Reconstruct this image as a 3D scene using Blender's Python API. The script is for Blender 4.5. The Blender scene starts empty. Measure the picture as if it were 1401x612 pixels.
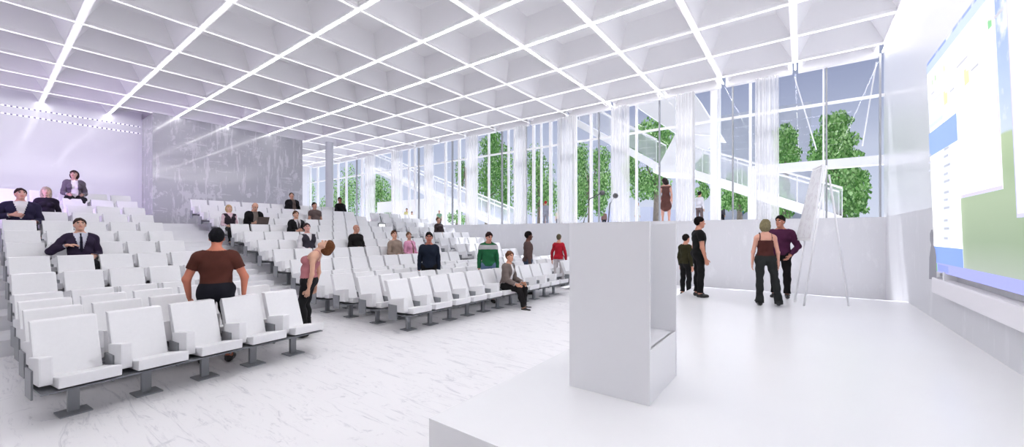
import bpy, bmesh, math, random
import numpy as np
from mathutils import Vector, Matrix
random.seed(7); np.random.seed(7)
COL = bpy.context.scene.collection
sc = bpy.context.scene

# ------------------------------------------------------------------ camera frame
EYE = 1.74; F = 538.0; HZ = 320.0; CX = 700.5
TH = math.atan2(.5934, .8049); SN = math.sin(TH); CS = math.cos(TH)
def ray(px, py):
    r = (px-CX)/F; t = (HZ-py)/F
    return Vector((CS*r-SN, SN*r+CS, t))
def at_y(px, py, Y):
    d = ray(px, py); k = Y/d.y
    return Vector((d.x*k, Y, EYE+d.z*k))
def at_x(px, py, X):
    d = ray(px, py); k = X/d.x
    return Vector((X, d.y*k, EYE+d.z*k))
def at_z(px, py, Z):
    d = ray(px, py); k = (Z-EYE)/d.z
    return Vector((d.x*k, d.y*k, Z))
def at_plane(px, py, p0, n):
    d = ray(px, py); o = Vector((0, 0, EYE)); k = (p0-o).dot(n)/d.dot(n)
    return o+d*k
def wx(px, Y=14.05): return at_y(px, 300, Y).x
cam = bpy.data.cameras.new('camera'); cam.sensor_width = 36; cam.lens = 36*F/1401; cam.shift_y = 14/1401
cam.clip_start = .05; cam.clip_end = 500
camo = bpy.data.objects.new('camera', cam); COL.objects.link(camo)
camo.location = (0, 0, EYE); camo.rotation_euler = (math.pi/2, 0, TH); sc.camera = camo

# ------------------------------------------------------------------ materials
MATS = {}
def mat(name, col, rough=.6, metal=0, spec=.5, emit=None, es=0, noise=None, bump=0, trans=None, sss=0):
    """noise=(scale, amount, second colour)"""
    if name in MATS: return MATS[name]
    m = bpy.data.materials.new(name); m.use_nodes = True; nt = m.node_tree; N = nt.nodes; L = nt.links
    b = N['Principled BSDF']
    b.inputs['Base Color'].default_value = (*col, 1); b.inputs['Roughness'].default_value = rough
    b.inputs['Metallic'].default_value = metal; b.inputs['Specular IOR Level'].default_value = spec
    if emit: b.inputs['Emission Color'].default_value = (*emit, 1); b.inputs['Emission Strength'].default_value = es
    if noise:
        tc = N.new('ShaderNodeTexCoord'); nz = N.new('ShaderNodeTexNoise'); nz.inputs['Scale'].default_value = noise[0]
        nz.inputs['Detail'].default_value = 6
        mp = N.new('ShaderNodeMapRange'); mp.inputs[1].default_value = .3; mp.inputs[2].default_value = .7
        mp.inputs[4].default_value = noise[1]
        mx = N.new('ShaderNodeMix'); mx.data_type = 'RGBA'
        mx.inputs[6].default_value = (*col, 1); mx.inputs[7].default_value = (*noise[2], 1)
        L.new(tc.outputs['Object'], nz.inputs['Vector']); L.new(nz.outputs['Fac'], mp.inputs[0])
        L.new(mp.outputs[0], mx.inputs[0]); L.new(mx.outputs[2], b.inputs['Base Color'])
        if bump:
            bp = N.new('ShaderNodeBump'); bp.inputs['Strength'].default_value = bump; bp.inputs['Distance'].default_value = .02
            L.new(nz.outputs['Fac'], bp.inputs['Height']); L.new(bp.outputs[0], b.inputs['Normal'])
    MATS[name] = m; return m
def srgb(r, g, b):
    f = lambda c: ((c/255+.055)/1.055)**2.4 if c > 10 else c/255/12.92
    return (f(r), f(g), f(b))

M_white = mat('white_paint', (.86, .86, .88), .55)
M_ceil = mat('ceiling_white', (.88, .87, .89), .5)
M_seat = mat('white_upholstery', (.78, .78, .80), .6, noise=(30, .5, (.74, .74, .76)))
M_grey = mat('grey_steel', (.19, .20, .22), .45, .3)
M_post = mat('seat_grey_steel', (.24, .25, .27), .4, .3)
M_tier = mat('tier_white', (.74, .74, .77), .5, noise=(2.5, .5, (.66, .66, .70)))
M_stage = mat('stage_gloss', (.80, .80, .82), .26, noise=(.7, .6, (.76, .76, .78)))
M_lect = mat('lectern_white', (.80, .80, .83), .22)
M_strip = mat('light_strip', (1, 1, 1), .5, emit=(1, .99, .98), es=16.0)
M_stripd = mat('light_strip_dim', (1, 1, 1), .5, emit=(1, .98, .97), es=1.1)
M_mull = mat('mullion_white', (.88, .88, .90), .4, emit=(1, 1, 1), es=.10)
M_mgrey = mat('mullion_grey', (.36, .37, .40), .4, .3)
M_dark = mat('dark_rubber', (.03, .03, .035), .5)
M_steelw = mat('stair_white', (.80, .80, .82), .5, emit=(1, 1, 1), es=.20)  # slight self-glow added so the outdoor white parts stay bright
M_col = mat('column_grey', (.55, .56, .60), .5)

def node_mat(name):
    m = bpy.data.materials.new(name); m.use_nodes = True; return m, m.node_tree.nodes, m.node_tree.links, m.node_tree.nodes['Principled BSDF']
def math_n(N, L, op, a, b=None, c=None):
    n = N.new('ShaderNodeMath'); n.operation = op
    for i, v in enumerate((a, b, c)):
        if v is None: continue
        if isinstance(v, (int, float)): n.inputs[i].default_value = v
        else: L.new(v, n.inputs[i])
    return n.outputs[0]
def ramp(N, L, fac, stops):
    r = N.new('ShaderNodeValToRGB'); e = r.color_ramp.elements
    e[0].position, e[0].color = stops[0][0], (*stops[0][1], 1); e[1].position, e[1].color = stops[-1][0], (*stops[-1][1], 1)
    for p, c in stops[1:-1]:
        x = e.new(p); x.color = (*c, 1)
    L.new(fac, r.inputs[0]); return r.outputs[0]
# scuffed pale floor: stretched scratches in two directions plus patches
def floor_mat():
    m, N, L, b = node_mat('scuffed_floor')
    tc = N.new('ShaderNodeTexCoord'); acc = None
    for ang, sx, sy, th in ((.4, .9, 7, .575), (-.7, 1.1, 9, .58), (1.3, .8, 8, .585), (2.3, 2.2, 3.4, .585)):
        mp = N.new('ShaderNodeMapping'); mp.inputs['Rotation'].default_value = (0, 0, ang); mp.inputs['Scale'].default_value = (sx, sy, 1)
        nz = N.new('ShaderNodeTexNoise'); nz.inputs['Scale'].default_value = 1.2; nz.inputs['Detail'].default_value = 9; nz.inputs['Roughness'].default_value = .72
        nz.inputs['Distortion'].default_value = 1.3
        L.new(tc.outputs['Object'], mp.inputs[0]); L.new(mp.outputs[0], nz.inputs['Vector'])
        mr = N.new('ShaderNodeMapRange'); mr.inputs[1].default_value = th; mr.inputs[2].default_value = th+.08
        L.new(nz.outputs['Fac'], mr.inputs[0])
        acc = mr.outputs[0] if acc is None else math_n(N, L, 'MAXIMUM', acc, mr.outputs[0])
    L.new(ramp(N, L, acc, [(0, (.79, .78, .80)), (1, (.60, .595, .63))]), b.inputs['Base Color'])
    b.inputs['Roughness'].default_value = .42
    return m
def concrete_mat(name, c0, c1, rough, sx=1.0, rect=False, th=.56, coat=0):
    m, N, L, b = node_mat(name)
    tc = N.new('ShaderNodeTexCoord'); acc = None
    sets = ((6, 6, .7, th), (1.0, 1.0, 7, th+.03), (1, 7, .8, th+.03), (1.6, 1.6, 1.2, th+.01)) if rect else ((3, 3, 1.2, th), (5, 5, .5, th+.03))
    for kx, ky, kz, t in sets:
        mp = N.new('ShaderNodeMapping'); mp.inputs['Scale'].default_value = (kx*sx, ky*sx, kz*sx)
        nz = N.new('ShaderNodeTexNoise'); nz.inputs['Scale'].default_value = 1.0; nz.inputs['Detail'].default_value = 8; nz.inputs['Roughness'].default_value = .7
        L.new(tc.outputs['Object'], mp.inputs[0]); L.new(mp.outputs[0], nz.inputs['Vector'])
        mr = N.new('ShaderNodeMapRange'); mr.inputs[1].default_value = t; mr.inputs[2].default_value = t+(.03 if rect else .15)
        L.new(nz.outputs['Fac'], mr.inputs[0])
        acc = mr.outputs[0] if acc is None else math_n(N, L, 'MAXIMUM', acc, mr.outputs[0])
    L.new(ramp(N, L, acc, [(0, c0), (1, c1)]), b.inputs['Base Color'])
    b.inputs['Roughness'].default_value = rough
    if coat: b.inputs['Coat Weight'].default_value = coat; b.inputs['Coat Roughness'].default_value = .03
    return m
M_floor = floor_mat()
M_conc = concrete_mat('pale_concrete', (.64, .64, .67), (.72, .72, .75), .5)
M_core = concrete_mat('glossy_core_concrete', (.42, .42, .45), (.56, .56, .59), .14, .9, True, .57, .45)
M_gloss = mat('glossy_white_wall', (.80, .80, .84), .10, spec=.3)
M_gloss.node_tree.nodes['Principled BSDF'].inputs['Coat Weight'].default_value = .25
M_gloss.node_tree.nodes['Principled BSDF'].inputs['Coat Roughness'].default_value = .04
M_upper = mat('satin_white_wall', (.82, .83, .87), .25)
def glass_mat():
    m = bpy.data.materials.new('clear_glass'); m.use_nodes = True; N = m.node_tree.nodes; L = m.node_tree.links
    N.remove(N['Principled BSDF']); o = N['Material Output']
    t = N.new('ShaderNodeBsdfTransparent'); t.inputs[0].default_value = (.97, .98, 1, 1)
    g = N.new('ShaderNodeBsdfGlossy'); g.inputs['Roughness'].default_value = .02
    x = N.new('ShaderNodeMixShader'); x.inputs[0].default_value = .008
    L.new(t.outputs[0], x.inputs[1]); L.new(g.outputs[0], x.inputs[2]); L.new(x.outputs[0], o.inputs[0]); return m
def curtain_mat():
    m = bpy.data.materials.new('sheer_curtain'); m.use_nodes = True; N = m.node_tree.nodes; L = m.node_tree.links
    N.remove(N['Principled BSDF']); o = N['Material Output']
    t = N.new('ShaderNodeBsdfTransparent')
    d = N.new('ShaderNodeBsdfDiffuse'); d.inputs[0].default_value = (.80, .79, .81, 1)
    tl = N.new('ShaderNodeBsdfTranslucent'); tl.inputs[0].default_value = (.72, .71, .72, 1)
    a = N.new('ShaderNodeMixShader'); a.inputs[0].default_value = .6
    L.new(d.outputs[0], a.inputs[1]); L.new(tl.outputs[0], a.inputs[2])
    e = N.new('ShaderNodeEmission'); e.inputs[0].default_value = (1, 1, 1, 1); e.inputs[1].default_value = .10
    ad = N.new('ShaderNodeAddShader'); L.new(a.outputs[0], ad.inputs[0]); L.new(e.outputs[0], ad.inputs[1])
    x = N.new('ShaderNodeMixShader'); tc = N.new('ShaderNodeTexCoord'); mp = N.new('ShaderNodeMapping'); mp.inputs['Scale'].default_value = (9, 0, .12); nz = N.new('ShaderNodeTexNoise'); nz.inputs['Scale'].default_value = 2; nz.inputs['Detail'].default_value = 4
    L.new(tc.outputs['Object'], mp.inputs[0]); L.new(mp.outputs[0], nz.inputs['Vector']); mr = N.new('ShaderNodeMapRange'); mr.inputs[1].default_value = .3; mr.inputs[2].default_value = .7; mr.inputs[3].default_value = .22; mr.inputs[4].default_value = .62; L.new(nz.outputs['Fac'], mr.inputs[0]); L.new(mr.outputs[0], x.inputs[0])
    L.new(t.outputs[0], x.inputs[1]); L.new(ad.outputs[0], x.inputs[2]); L.new(x.outputs[0], o.inputs[0]); return m
M_glass = glass_mat(); M_curt = curtain_mat()
def emis(name, col, s=1.0):
    return mat(name, tuple(c*.3 for c in col), .5, emit=col, es=s)

# ------------------------------------------------------------------ mesh helpers
def obj(name, bm, m, parent=None, smooth=False, bevel=0):
    me = bpy.data.meshes.new(name)
    if isinstance(bm, bmesh.types.BMesh):
        if bevel: bmesh.ops.bevel(bm, geom=bm.edges[:], offset=bevel, segments=2, affect='EDGES', profile=.7)
        bm.to_mesh(me); bm.free()
    else:
        me.from_pydata(bm[0], [], bm[1]); me.update()
    for mm in (m if isinstance(m, (list, tuple)) else [m]): me.materials.append(mm)
    if smooth: me.polygons.foreach_set('use_smooth', [True]*len(me.polygons))
    o = bpy.data.objects.new(name, me); COL.objects.link(o)
    if parent: o.parent = parent
    return o
def tag(o, label, cat, group=None):
    o['label'] = label; o['category'] = cat
    if group: o['group'] = group
    return o
def empty(name, loc, label, cat, group=None, rz=0):
    o = bpy.data.objects.new(name, None); COL.objects.link(o); o.empty_display_size = .1
    o.location = loc; o.rotation_euler = (0, 0, rz); return tag(o, label, cat, group)
def struct(name, bm, m, parent=None, smooth=False):
    o = obj(name, bm, m, parent, smooth); o['kind'] = 'structure'; return o
def box(bm, x0, x1, y0, y1, z0, z1, mi=0):
    v = [bm.verts.new(p) for p in ((x0,y0,z0),(x1,y0,z0),(x1,y1,z0),(x0,y1,z0),(x0,y0,z1),(x1,y0,z1),(x1,y1,z1),(x0,y1,z1))]
    fs = [bm.faces.new([v[i] for i in f]) for f in ((3,2,1,0),(4,5,6,7),(0,1,5,4),(1,2,6,5),(2,3,7,6),(3,0,4,7))]
    for f in fs: f.material_index = mi
    return v
def hexa(bm, pts, mi=0):
    v = [bm.verts.new(p) for p in pts]
    for f in ((3,2,1,0),(4,5,6,7),(0,1,5,4),(1,2,6,5),(2,3,7,6),(3,0,4,7)):
        bm.faces.new([v[i] for i in f]).material_index = mi
    return v
def B(*a):
    bm = bmesh.new(); box(bm, *a); return bm
def quad(bm, pts, mi=0):
    f = bm.faces.new([bm.verts.new(p) for p in pts]); f.material_index = mi; return f
def tube(bm, pts, r, seg=10, r2=None, cap=True):
    pts = [Vector(p) for p in pts]; n = len(pts); rings = []
    for i, p in enumerate(pts):
        t = (pts[min(i+1, n-1)]-pts[max(i-1, 0)]).normalized()
        up = Vector((0,0,1)) if abs(t.z) < .95 else Vector((1,0,0))
        a = t.cross(up).normalized(); b = t.cross(a)
        rr = r if r2 is None else r+(r2-r)*i/(n-1)
        rings.append([bm.verts.new(p+(a*math.cos(2*math.pi*k/seg)+b*math.sin(2*math.pi*k/seg))*rr) for k in range(seg)])
    for i in range(n-1):
        for k in range(seg):
            bm.faces.new((rings[i][k], rings[i][(k+1)%seg], rings[i+1][(k+1)%seg], rings[i+1][k]))
    if cap:
        bm.faces.new(rings[0][::-1]); bm.faces.new(rings[-1])
def fixn(bm):
    bmesh.ops.recalc_face_normals(bm, faces=bm.faces[:]); return bm
def slab(bm, a, b, up, th, w):
    """beam from a to b: vertical thickness th (downwards), width w along Y (centred)"""
    hexa(bm, [(a.x, a.y-w/2, a.z-th), (b.x, b.y-w/2, b.z-th), (b.x, b.y+w/2, b.z-th), (a.x, a.y+w/2, a.z-th),
              (a.x, a.y-w/2, a.z), (b.x, b.y-w/2, b.z), (b.x, b.y+w/2, b.z), (a.x, a.y+w/2, a.z)])

# ------------------------------------------------------------------ layout constants
WR = 1.76            # right wall face
WY = 14.05           # window wall face
HC = 6.50            # ceiling beam underside
SILL = 2.18
ROWP = .93; X1 = -6.15; RISE = .23
def row_x(n): return X1-ROWP*(n-1)          # top rear of the backrest, row n (1-based)
ROT = {'left': .105, 'middle': 0, 'right': 0}
def chair_loc(b, r, c):
    y0, p, n, rows = BLK[b]; y = y0+p*c
    return (row_x(r)+(.06-.105*(y-.25) if b == 'left' else 0), y, row_z(r))
def row_z(n): return max(0, n-4)*RISE
BLK = {'left': (.255, .54, 5, 13), 'middle': (4.38, .52, 11, 13), 'right': (10.9, .56, 5, 12)}

# ------------------------------------------------------------------ shell
bm = bmesh.new(); box(bm, -29, WR+.3, -3.2, WY+.3, -.12, 0); struct('floor', bm, M_floor)
bm = bmesh.new(); box(bm, -2.29, WR, 2.04, 11.4, 0, .33); struct('stage_platform', bm, M_stage)
# raked tiers
bm = bmesh.new()
for n in range(5, 14):
    xf = row_x(n)+.80; xb = row_x(n+1)+.80 if n < 13 else -29
    box(bm, xb, xf, -3.0, WY, 0, row_z(n))
struct('seating_tiers', bm, M_tier)
def aisle(name, y0, y1):
    bm = bmesh.new()
    for n in range(5, 14):
        xf = row_x(n)+.80
        box(bm, xf-.02, xf+.44, y0, y1, row_z(n-1), row_z(n-1)+RISE/2)
        box(bm, xf-.03, xf+.02, y0, y1, row_z(n-1), row_z(n)+.004)
    struct(name, bm, mat('stair_tread', (.80, .80, .83), .5, noise=(3, .4, (.73, .73, .76))))
aisle('aisle_steps', 2.99, 4.33); aisle('aisle_steps.001', 10.15, 10.86)

# coffered ceiling
BX = [1.70-1.853*k for k in range(17)]; BY = [1.347+1.7245*j for j in range(-2, 8)]
bm = bmesh.new(); hw = .07; dp = .52; ins = .27
for i in range(len(BX)-1):
    for j in range(len(BY)-1):
        x1, x0 = BX[i]-hw, BX[i+1]+hw; y0, y1 = BY[j]+hw, BY[j+1]-hw
        a = [(x0,y0,HC),(x1,y0,HC),(x1,y1,HC),(x0,y1,HC)]
        zt = HC+.07
        b_ = [(x,y,zt) for x,y,_ in a]
        t = [(x0+ins,y0+ins,HC+dp),(x1-ins,y0+ins,HC+dp),(x1-ins,y1-ins,HC+dp),(x0+ins,y1-ins,HC+dp)]
        va = [bm.verts.new(p) for p in a]; vb = [bm.verts.new(p) for p in b_]; vt = [bm.verts.new(p) for p in t]
        for k in range(4):
            bm.faces.new((va[k], va[(k+1)%4], vb[(k+1)%4], vb[k])); bm.faces.new((vb[k], vb[(k+1)%4], vt[(k+1)%4], vt[k]))
        bm.faces.new(vt)
for x in BX: quad(bm, [(x-hw, BY[0]-hw, HC), (x-hw, BY[-1]+hw, HC), (x+hw, BY[-1]+hw, HC), (x+hw, BY[0]-hw, HC)])
for i in range(len(BX)-1):
    for y in BY: quad(bm, [(BX[i+1]+hw, y-hw, HC), (BX[i+1]+hw, y+hw, HC), (BX[i]-hw, y+hw, HC), (BX[i]-hw, y-hw, HC)])
# narrow half coffers above the window head
for i in range(len(BX)-1):
    x1, x0 = BX[i]-hw-.1, BX[i+1]+hw+.1
    y0, y1 = BY[-1]+hw, WY+.1
    quad(bm, [(x0,y0,HC+.02),(x0+.12,y0+.12,HC+.18),(x1-.12,y0+.12,HC+.18),(x1,y0,HC+.02)])
    quad(bm, [(x0+.12,y0+.12,HC+.18),(x0+.12,y1,HC+.18),(x1-.12,y1,HC+.18),(x1-.12,y0+.12,HC+.18)])
    quad(bm, [(x0,y0,HC+.02),(x0,y1,HC+.02),(x0+.12,y1,HC+.18),(x0+.12,y0+.12,HC+.18)])
    quad(bm, [(x1,y0,HC+.02),(x1-.12,y0+.12,HC+.18),(x1-.12,y1,HC+.18),(x1,y1,HC+.02)])
    box(bm, x0-.1, x1+.1, y1-.16, y1, HC-.10, HC+.2)
box(bm, BX[-1], WR+.3, BY[0], WY+.35, HC+.62, HC+.7)
struct('ceiling', bm, M_ceil)
# light strips recessed along the beams (long direction) and across
WORDS = ['tenth','ninth','eighth','seventh','sixth','fifth','fourth','third','second','nearest']
clip_me = None
for j, y in enumerate(BY):
    bm = bmesh.new(); box(bm, BX[-1], BX[0], y-.022, y+.022, HC-.012, HC-.001)
    r = tag(obj('ceiling_light', bm, M_strip if 0 < j < 7 else M_stripd), 'long white light strip under the %s lengthwise ceiling beam from the window wall' % WORDS[j], 'light', 'light strips along the ceiling beams')
    if 1 < j < 6:
        for x in BX[2:-2]:
            if clip_me is None: c = obj('clip', B(-.02, .02, -.04, .04, -.016, -.001), M_mgrey, r); clip_me = c.data
            else: c = bpy.data.objects.new('clip', clip_me); COL.objects.link(c); c.parent = r
            c.location = (x, y, HC)
ORD = ['first','second','third','fourth','fifth','sixth','seventh','eighth','ninth','tenth','eleventh','twelfth','thirteenth','fourteenth','fifteenth','sixteenth','seventeenth']
M_strip2 = mat('light_strip_soft', (1, 1, 1), .5, emit=(1, .99, .98), es=.9)
M_strip3 = mat('light_strip_bright', (1, 1, 1), .5, emit=(1, .99, .98), es=31.0)
for i, x in enumerate(BX):
    bm = bmesh.new(); box(bm, x-.014, x+.014, BY[0], WY-.02, HC-.012, HC-.001)
    tag(obj('ceiling_light', bm, M_strip3 if i < 5 else M_strip2), 'slim white cross light strip under the %s ceiling beam from the screen wall' % ORD[i], 'light', 'cross light strips under the ceiling')

# walls
bm = bmesh.new(); box(bm, WR, WR+.25, -3.2, WY+.3, 0, SILL, 0); box(bm, WR, WR+.25, -3.2, WY+.3, SILL, HC+.6, 1)
struct('wall_right', bm, [M_conc, M_upper])
bm = bmesh.new(); box(bm, -29, WR, WY, WY+.30, 0, SILL); struct('wall_window', bm, M_conc)
bm = bmesh.new(); box(bm, -22.4, -22.2, -3.2, 4.05, 0, HC+.6); struct('wall_rear', bm, M_gloss)
bm = bmesh.new(); box(bm, -22.4, -20.5, 4.05, 9.8, 0, HC+.01); struct('wall_core', bm, M_core)
bm = bmesh.new(); box(bm, -29.2, -29, 9.0, WY+.3, 0, HC+.6); struct('wall_rear_passage', bm, M_white)
bm = bmesh.new(); box(bm, -22.4, -7.0, -3.3, -3.1, 0, HC+.6); struct('wall_left', bm, M_white)
# dotted light lines on the rear wall
def dash_mat():
    m, N, L, b = node_mat('dotted_led'); tc = N.new('ShaderNodeTexCoord'); sx = N.new('ShaderNodeSeparateXYZ'); L.new(tc.outputs['Object'], sx.inputs[0])
    f = math_n(N, L, 'FRACT', math_n(N, L, 'MULTIPLY', sx.outputs['Y'], 1/.13)); g = math_n(N, L, 'GREATER_THAN', f, .42)
    L.new(ramp(N, L, g, [(0, srgb(120, 115, 160)), (1, (1, 1, 1))]), b.inputs['Base Color']); b.inputs['Emission Color'].default_value = (1, 1, 1, 1)
    L.new(math_n(N, L, 'MULTIPLY', g, .8), b.inputs['Emission Strength']); return m
for q, z in enumerate((6.19, 5.91)):
    tag(obj('led_line', B(-22.2, -22.185, -3.0, 4.0, z-.016, z+.016), dash_mat()), '%s of the two dotted white light lines on the rear wall' % ('upper', 'lower')[q], 'light', 'dotted light lines on the rear wall')
# column
bm = bmesh.new(); tube(bm, [(-19.8, 10.84, 2.07), (-19.8, 10.84, HC)], .19, 32)
struct('column', fixn(bm), M_col, smooth=False)

# ------------------------------------------------------------------ window wall
cur_px = [(1033,1066),(924,950),(835,860),(762,788),(704,719),(637,653),(580,592),(536,549),(499,511)]
edges = [WR]+[wx((a+b)/2) for a, b in cur_px]+[-29]
white_px = [(1127,3),(1026,5),(976,11),(869,4),(806.5,5),(785,5),(751,6),(738,3),(727.5,5),(702,4),(693,3),(666,3),(625.6,5),(607,4),(565,4),(557,4),(534,4),(493,6),(471,4),(460,4),(446,4),(432,4),(422,3)]
grey_px = [1205,1131,1002,948,901,818,766,718,685,617,571,486]
for i in range(len(edges)-1):
    xa, xb = edges[i], edges[i+1]
    w = struct('window_%d' % (i+1), B(xb, xa, WY+.14, WY+.15, SILL, HC-.05), M_glass)
    for px, wd in white_px:
        x = wx(px)
        if xb < x <= xa:
            d = WY/ray(px, 300).y; hwid = wd*d/F/2*.65
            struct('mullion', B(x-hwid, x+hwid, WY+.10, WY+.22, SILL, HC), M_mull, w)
    for px in grey_px:
        x = wx(px)
        if xb < x <= xa:
            struct('mullion', B(x-.02, x+.02, WY+.06, WY+.16, SILL, HC), M_mgrey, w)
    struct('transom', B(xb, xa, WY+.11, WY+.2, 5.38, 5.45), M_mull, w)
pl = ['nearest to the screen wall'] + ['%s from the screen wall' % ORD[i] for i in range(1, 9)]
for i, (a, b) in enumerate(cur_px):
    xa, xb = wx(a, 13.85), wx(b, 13.85); n = 60; vs = []; fs = []
    for lay in range(2):
        base = len(vs)
        for k in range(n+1):
            t = k/n; x = xa+(xb-xa)*t
            y = 13.86+lay*.07+.035*math.sin(t*math.pi*2*(5+lay*2)+i)+.02*math.sin(t*37+lay*2)
            vs += [(x, y, SILL-.02 if y < 14.04 else SILL+.01), (x+.015*math.sin(k*.7), y, HC-.11)]
        fs += [(base+2*k, base+2*k+2, base+2*k+3, base+2*k+1) for k in range(n)]
    tag(obj('curtain', (vs, fs), M_curt, smooth=True), 'white sheer gathered curtain hanging at the tall windows, %s' % pl[i], 'curtain', 'sheer curtains at the window wall')
# small lit step sign at the mid-block aisle
p = at_x(522, 309.5, row_x(10)+.3)
s = tag(obj('step_sign', B(p.x, p.x+.03, p.y-.18, p.y+.18, p.z-.12, p.z+.12), M_grey), 'small dark framed sign with a lit white face at the upper right aisle', 'sign')
obj('lit_face', B(p.x+.03, p.x+.034, p.y-.14, p.y+.14, p.z-.08, p.z+.08), emis('sign_face', (1, 1, 1), 1.5), s)

# ------------------------------------------------------------------ auditorium chairs
def chair_meshes():
    d = {}
    bm = bmesh.new(); hexa(bm, [(.185,.03,.315),(.29,.03,.315),(.29,.49,.315),(.185,.49,.315),(-.03,.035,.885),(.07,.03,.88),(.07,.49,.88),(-.03,.485,.885)])
    d['backrest'] = (bm, M_seat, .012)
    bm = bmesh.new(); hexa(bm, [(.275,.095,.312),(.725,.095,.338),(.725,.518,.338),(.275,.518,.312),(.265,.095,.365),(.735,.095,.447),(.735,.518,.447),(.265,.518,.365)])
    d['seat'] = (bm, M_seat, .014)
    bm = bmesh.new(); hexa(bm, [(.22,0,.345),(.59,0,.36),(.59,.09,.36),(.22,.09,.345),(.20,0,.565),(.59,0,.62),(.59,.09,.62),(.20,.09,.565)]); d['armrest'] = (bm, M_seat, .014)
    bm = bmesh.new(); box(bm, .17, .40, -.014, .0, .205, .475); d['bracket'] = (bm, M_post, 0)
    bm = bmesh.new(); box(bm, .36, .41, .215, .295, .012, .297); d['leg'] = (bm, M_post, .004)
    bm = bmesh.new(); box(bm, .29, .51, .145, .365, 0, .014); d['base_plate'] = (bm, M_post, .002)
    return d
CM = chair_meshes(); PROTO = {}
def copy_tree(o, parent=None):
    c = o.copy(); COL.objects.link(c)
    if parent: c.parent = parent
    for ch in o.children: copy_tree(ch, c)
    return c
for bname, (y0, p, n, rows) in BLK.items():
    for r in range(1, rows+1):
        for c in range(n):
            lab = 'white auditorium chair %s from the left, %s row from the front, %s seating block' % (ORD[c], ORD[r-1], bname)
            grp = 'white auditorium chairs in the %s seating block' % bname
            if bname not in PROTO:
                t = PROTO[bname] = empty('auditorium_chair', (0, 0, 0), lab, 'chair', grp)
                for k in ('backrest', 'seat', 'armrest', 'bracket', 'leg'):
                    b_, m_, bv = CM[k]; o = obj(k, b_.copy(), m_, t, bevel=bv)
                    if k == 'leg':
                        b2, m2, bv2 = CM['base_plate']; obj('base_plate', b2.copy(), m2, o, bevel=bv2)
                bm = bmesh.new(); q = p-.001
                box(bm, .20, .67, 0, q, .296, .31)
                obj('beam', bm, M_grey, t)
            else:
                t = copy_tree(PROTO[bname]); t['label'] = lab
            t.location = chair_loc(bname, r, c); t.rotation_euler = (0, 0, ROT[bname])

# ------------------------------------------------------------------ lectern and microphones
L = empty('lectern', (-1.735, 3.25, .33), 'tall white glossy box lectern with an open back standing on the stage edge', 'lectern')
w, dpt, h, tk = .735, .86, 1.51, .025
obj('front_panel', B(0, tk, 0, dpt, 0, h), M_lect, L, bevel=.002)
obj('side_panel', B(tk, w, 0, tk, 0, h), M_lect, L, bevel=.002); obj('side_panel', B(tk, w, dpt-tk, dpt, 0, h), M_lect, L, bevel=.002)
obj('top_panel', B(tk, .34, tk, dpt-tk, h-.03, h-.002), M_lect, L); obj('shelf', B(tk, w-.02, tk, dpt-tk, .42, .445), M_lect, L)
obj('lower_panel', B(w-.03, w-.005, tk, dpt-tk, 0, .445), M_lect, L)
def mic(pts, rr, label):
    base = Vector(pts[0]); o = empty('microphone', base, label, 'microphone', 'gooseneck microphones on the lectern')
    bm = bmesh.new(); tube(bm, [(0,0,-.001), (0,0,.012)], .03, 20); obj('base', fixn(bm), M_dark, o)
    bm = bmesh.new(); tube(bm, [Vector(p)-base for p in pts], .0055, 10); obj('stem', fixn(bm), mat('mic_stem', (.13, .13, .14), .4, .5), o, True)
    bm = bmesh.new(); bmesh.ops.create_uvsphere(bm, u_segments=24, v_segments=14, radius=rr, matrix=Matrix.Translation(Vector(pts[-1])-base)); obj('head', bm, mat('mic_foam', (.14, .14, .15), .9), o, True)
def lp(px, py, Y): return at_y(px, py, Y)
zt = .33+h-.002
a0 = lp(798, 305, 3.55); a0.z = zt
mic([a0, lp(806.5, 272.5, 3.58), lp(824, 264, 3.62)], .026, 'gooseneck microphone on the lectern, left and longer of the two')
a0 = lp(832, 305, 3.65); a0.z = zt
mic([a0, lp(834.5, 279, 3.66), lp(842, 268, 3.68)], .026, 'gooseneck microphone on the lectern, right and shorter of the two')

# ------------------------------------------------------------------ flip-chart easel
P0 = Vector((-.12, 10.03, .33)); P1 = Vector((.03, 9.56, .33)); AP = Vector((.40, 9.85, 3.02))
nrm = (P1-P0).cross(AP-P0).normalized()
if nrm.x > 0: nrm = -nrm
def eb(px, py, o=0): return at_plane(px, py, P0+nrm*o, nrm)
ea = empty('flip_chart_easel', (.1, 9.8, .33), 'tall white tripod easel with a tilted flip chart pad beside the man in purple', 'easel')
Eo = Vector((.1, 9.8, .33)); sub = lambda p: Vector(p)-Eo
c_bl, c_br, c_tr, c_tl = eb(1093.6, 329.5), eb(1114.5, 330.5), eb(1131, 226.5), eb(1117, 232.5)
M_legw = mat('easel_white', (.85, .85, .87), .4)
for q in ((P0, c_tl), (P1, c_tr), (at_z(1161, 418.6, .33), (c_tl+c_tr)/2+Vector((.12, 0, -.15)))):
    bm = bmesh.new(); tube(bm, [sub(q[0]), sub(q[1])], .018, 10); obj('leg', fixn(bm), M_legw, ea, True)
off = nrm*.03; th = nrm*.035
def prism(c, d0, d1):
    bm = bmesh.new(); hexa(bm, [sub(p+d0) for p in c]+[sub(p+d1) for p in c]); return fixn(bm)
cc = [c_bl, c_br, c_tr, c_tl]
obj('board', prism(cc, off, off+th), M_legw, ea)
ctr = sum(cc, Vector())/4; ci = [ctr+(p-ctr)*.93 for p in cc]
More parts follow.
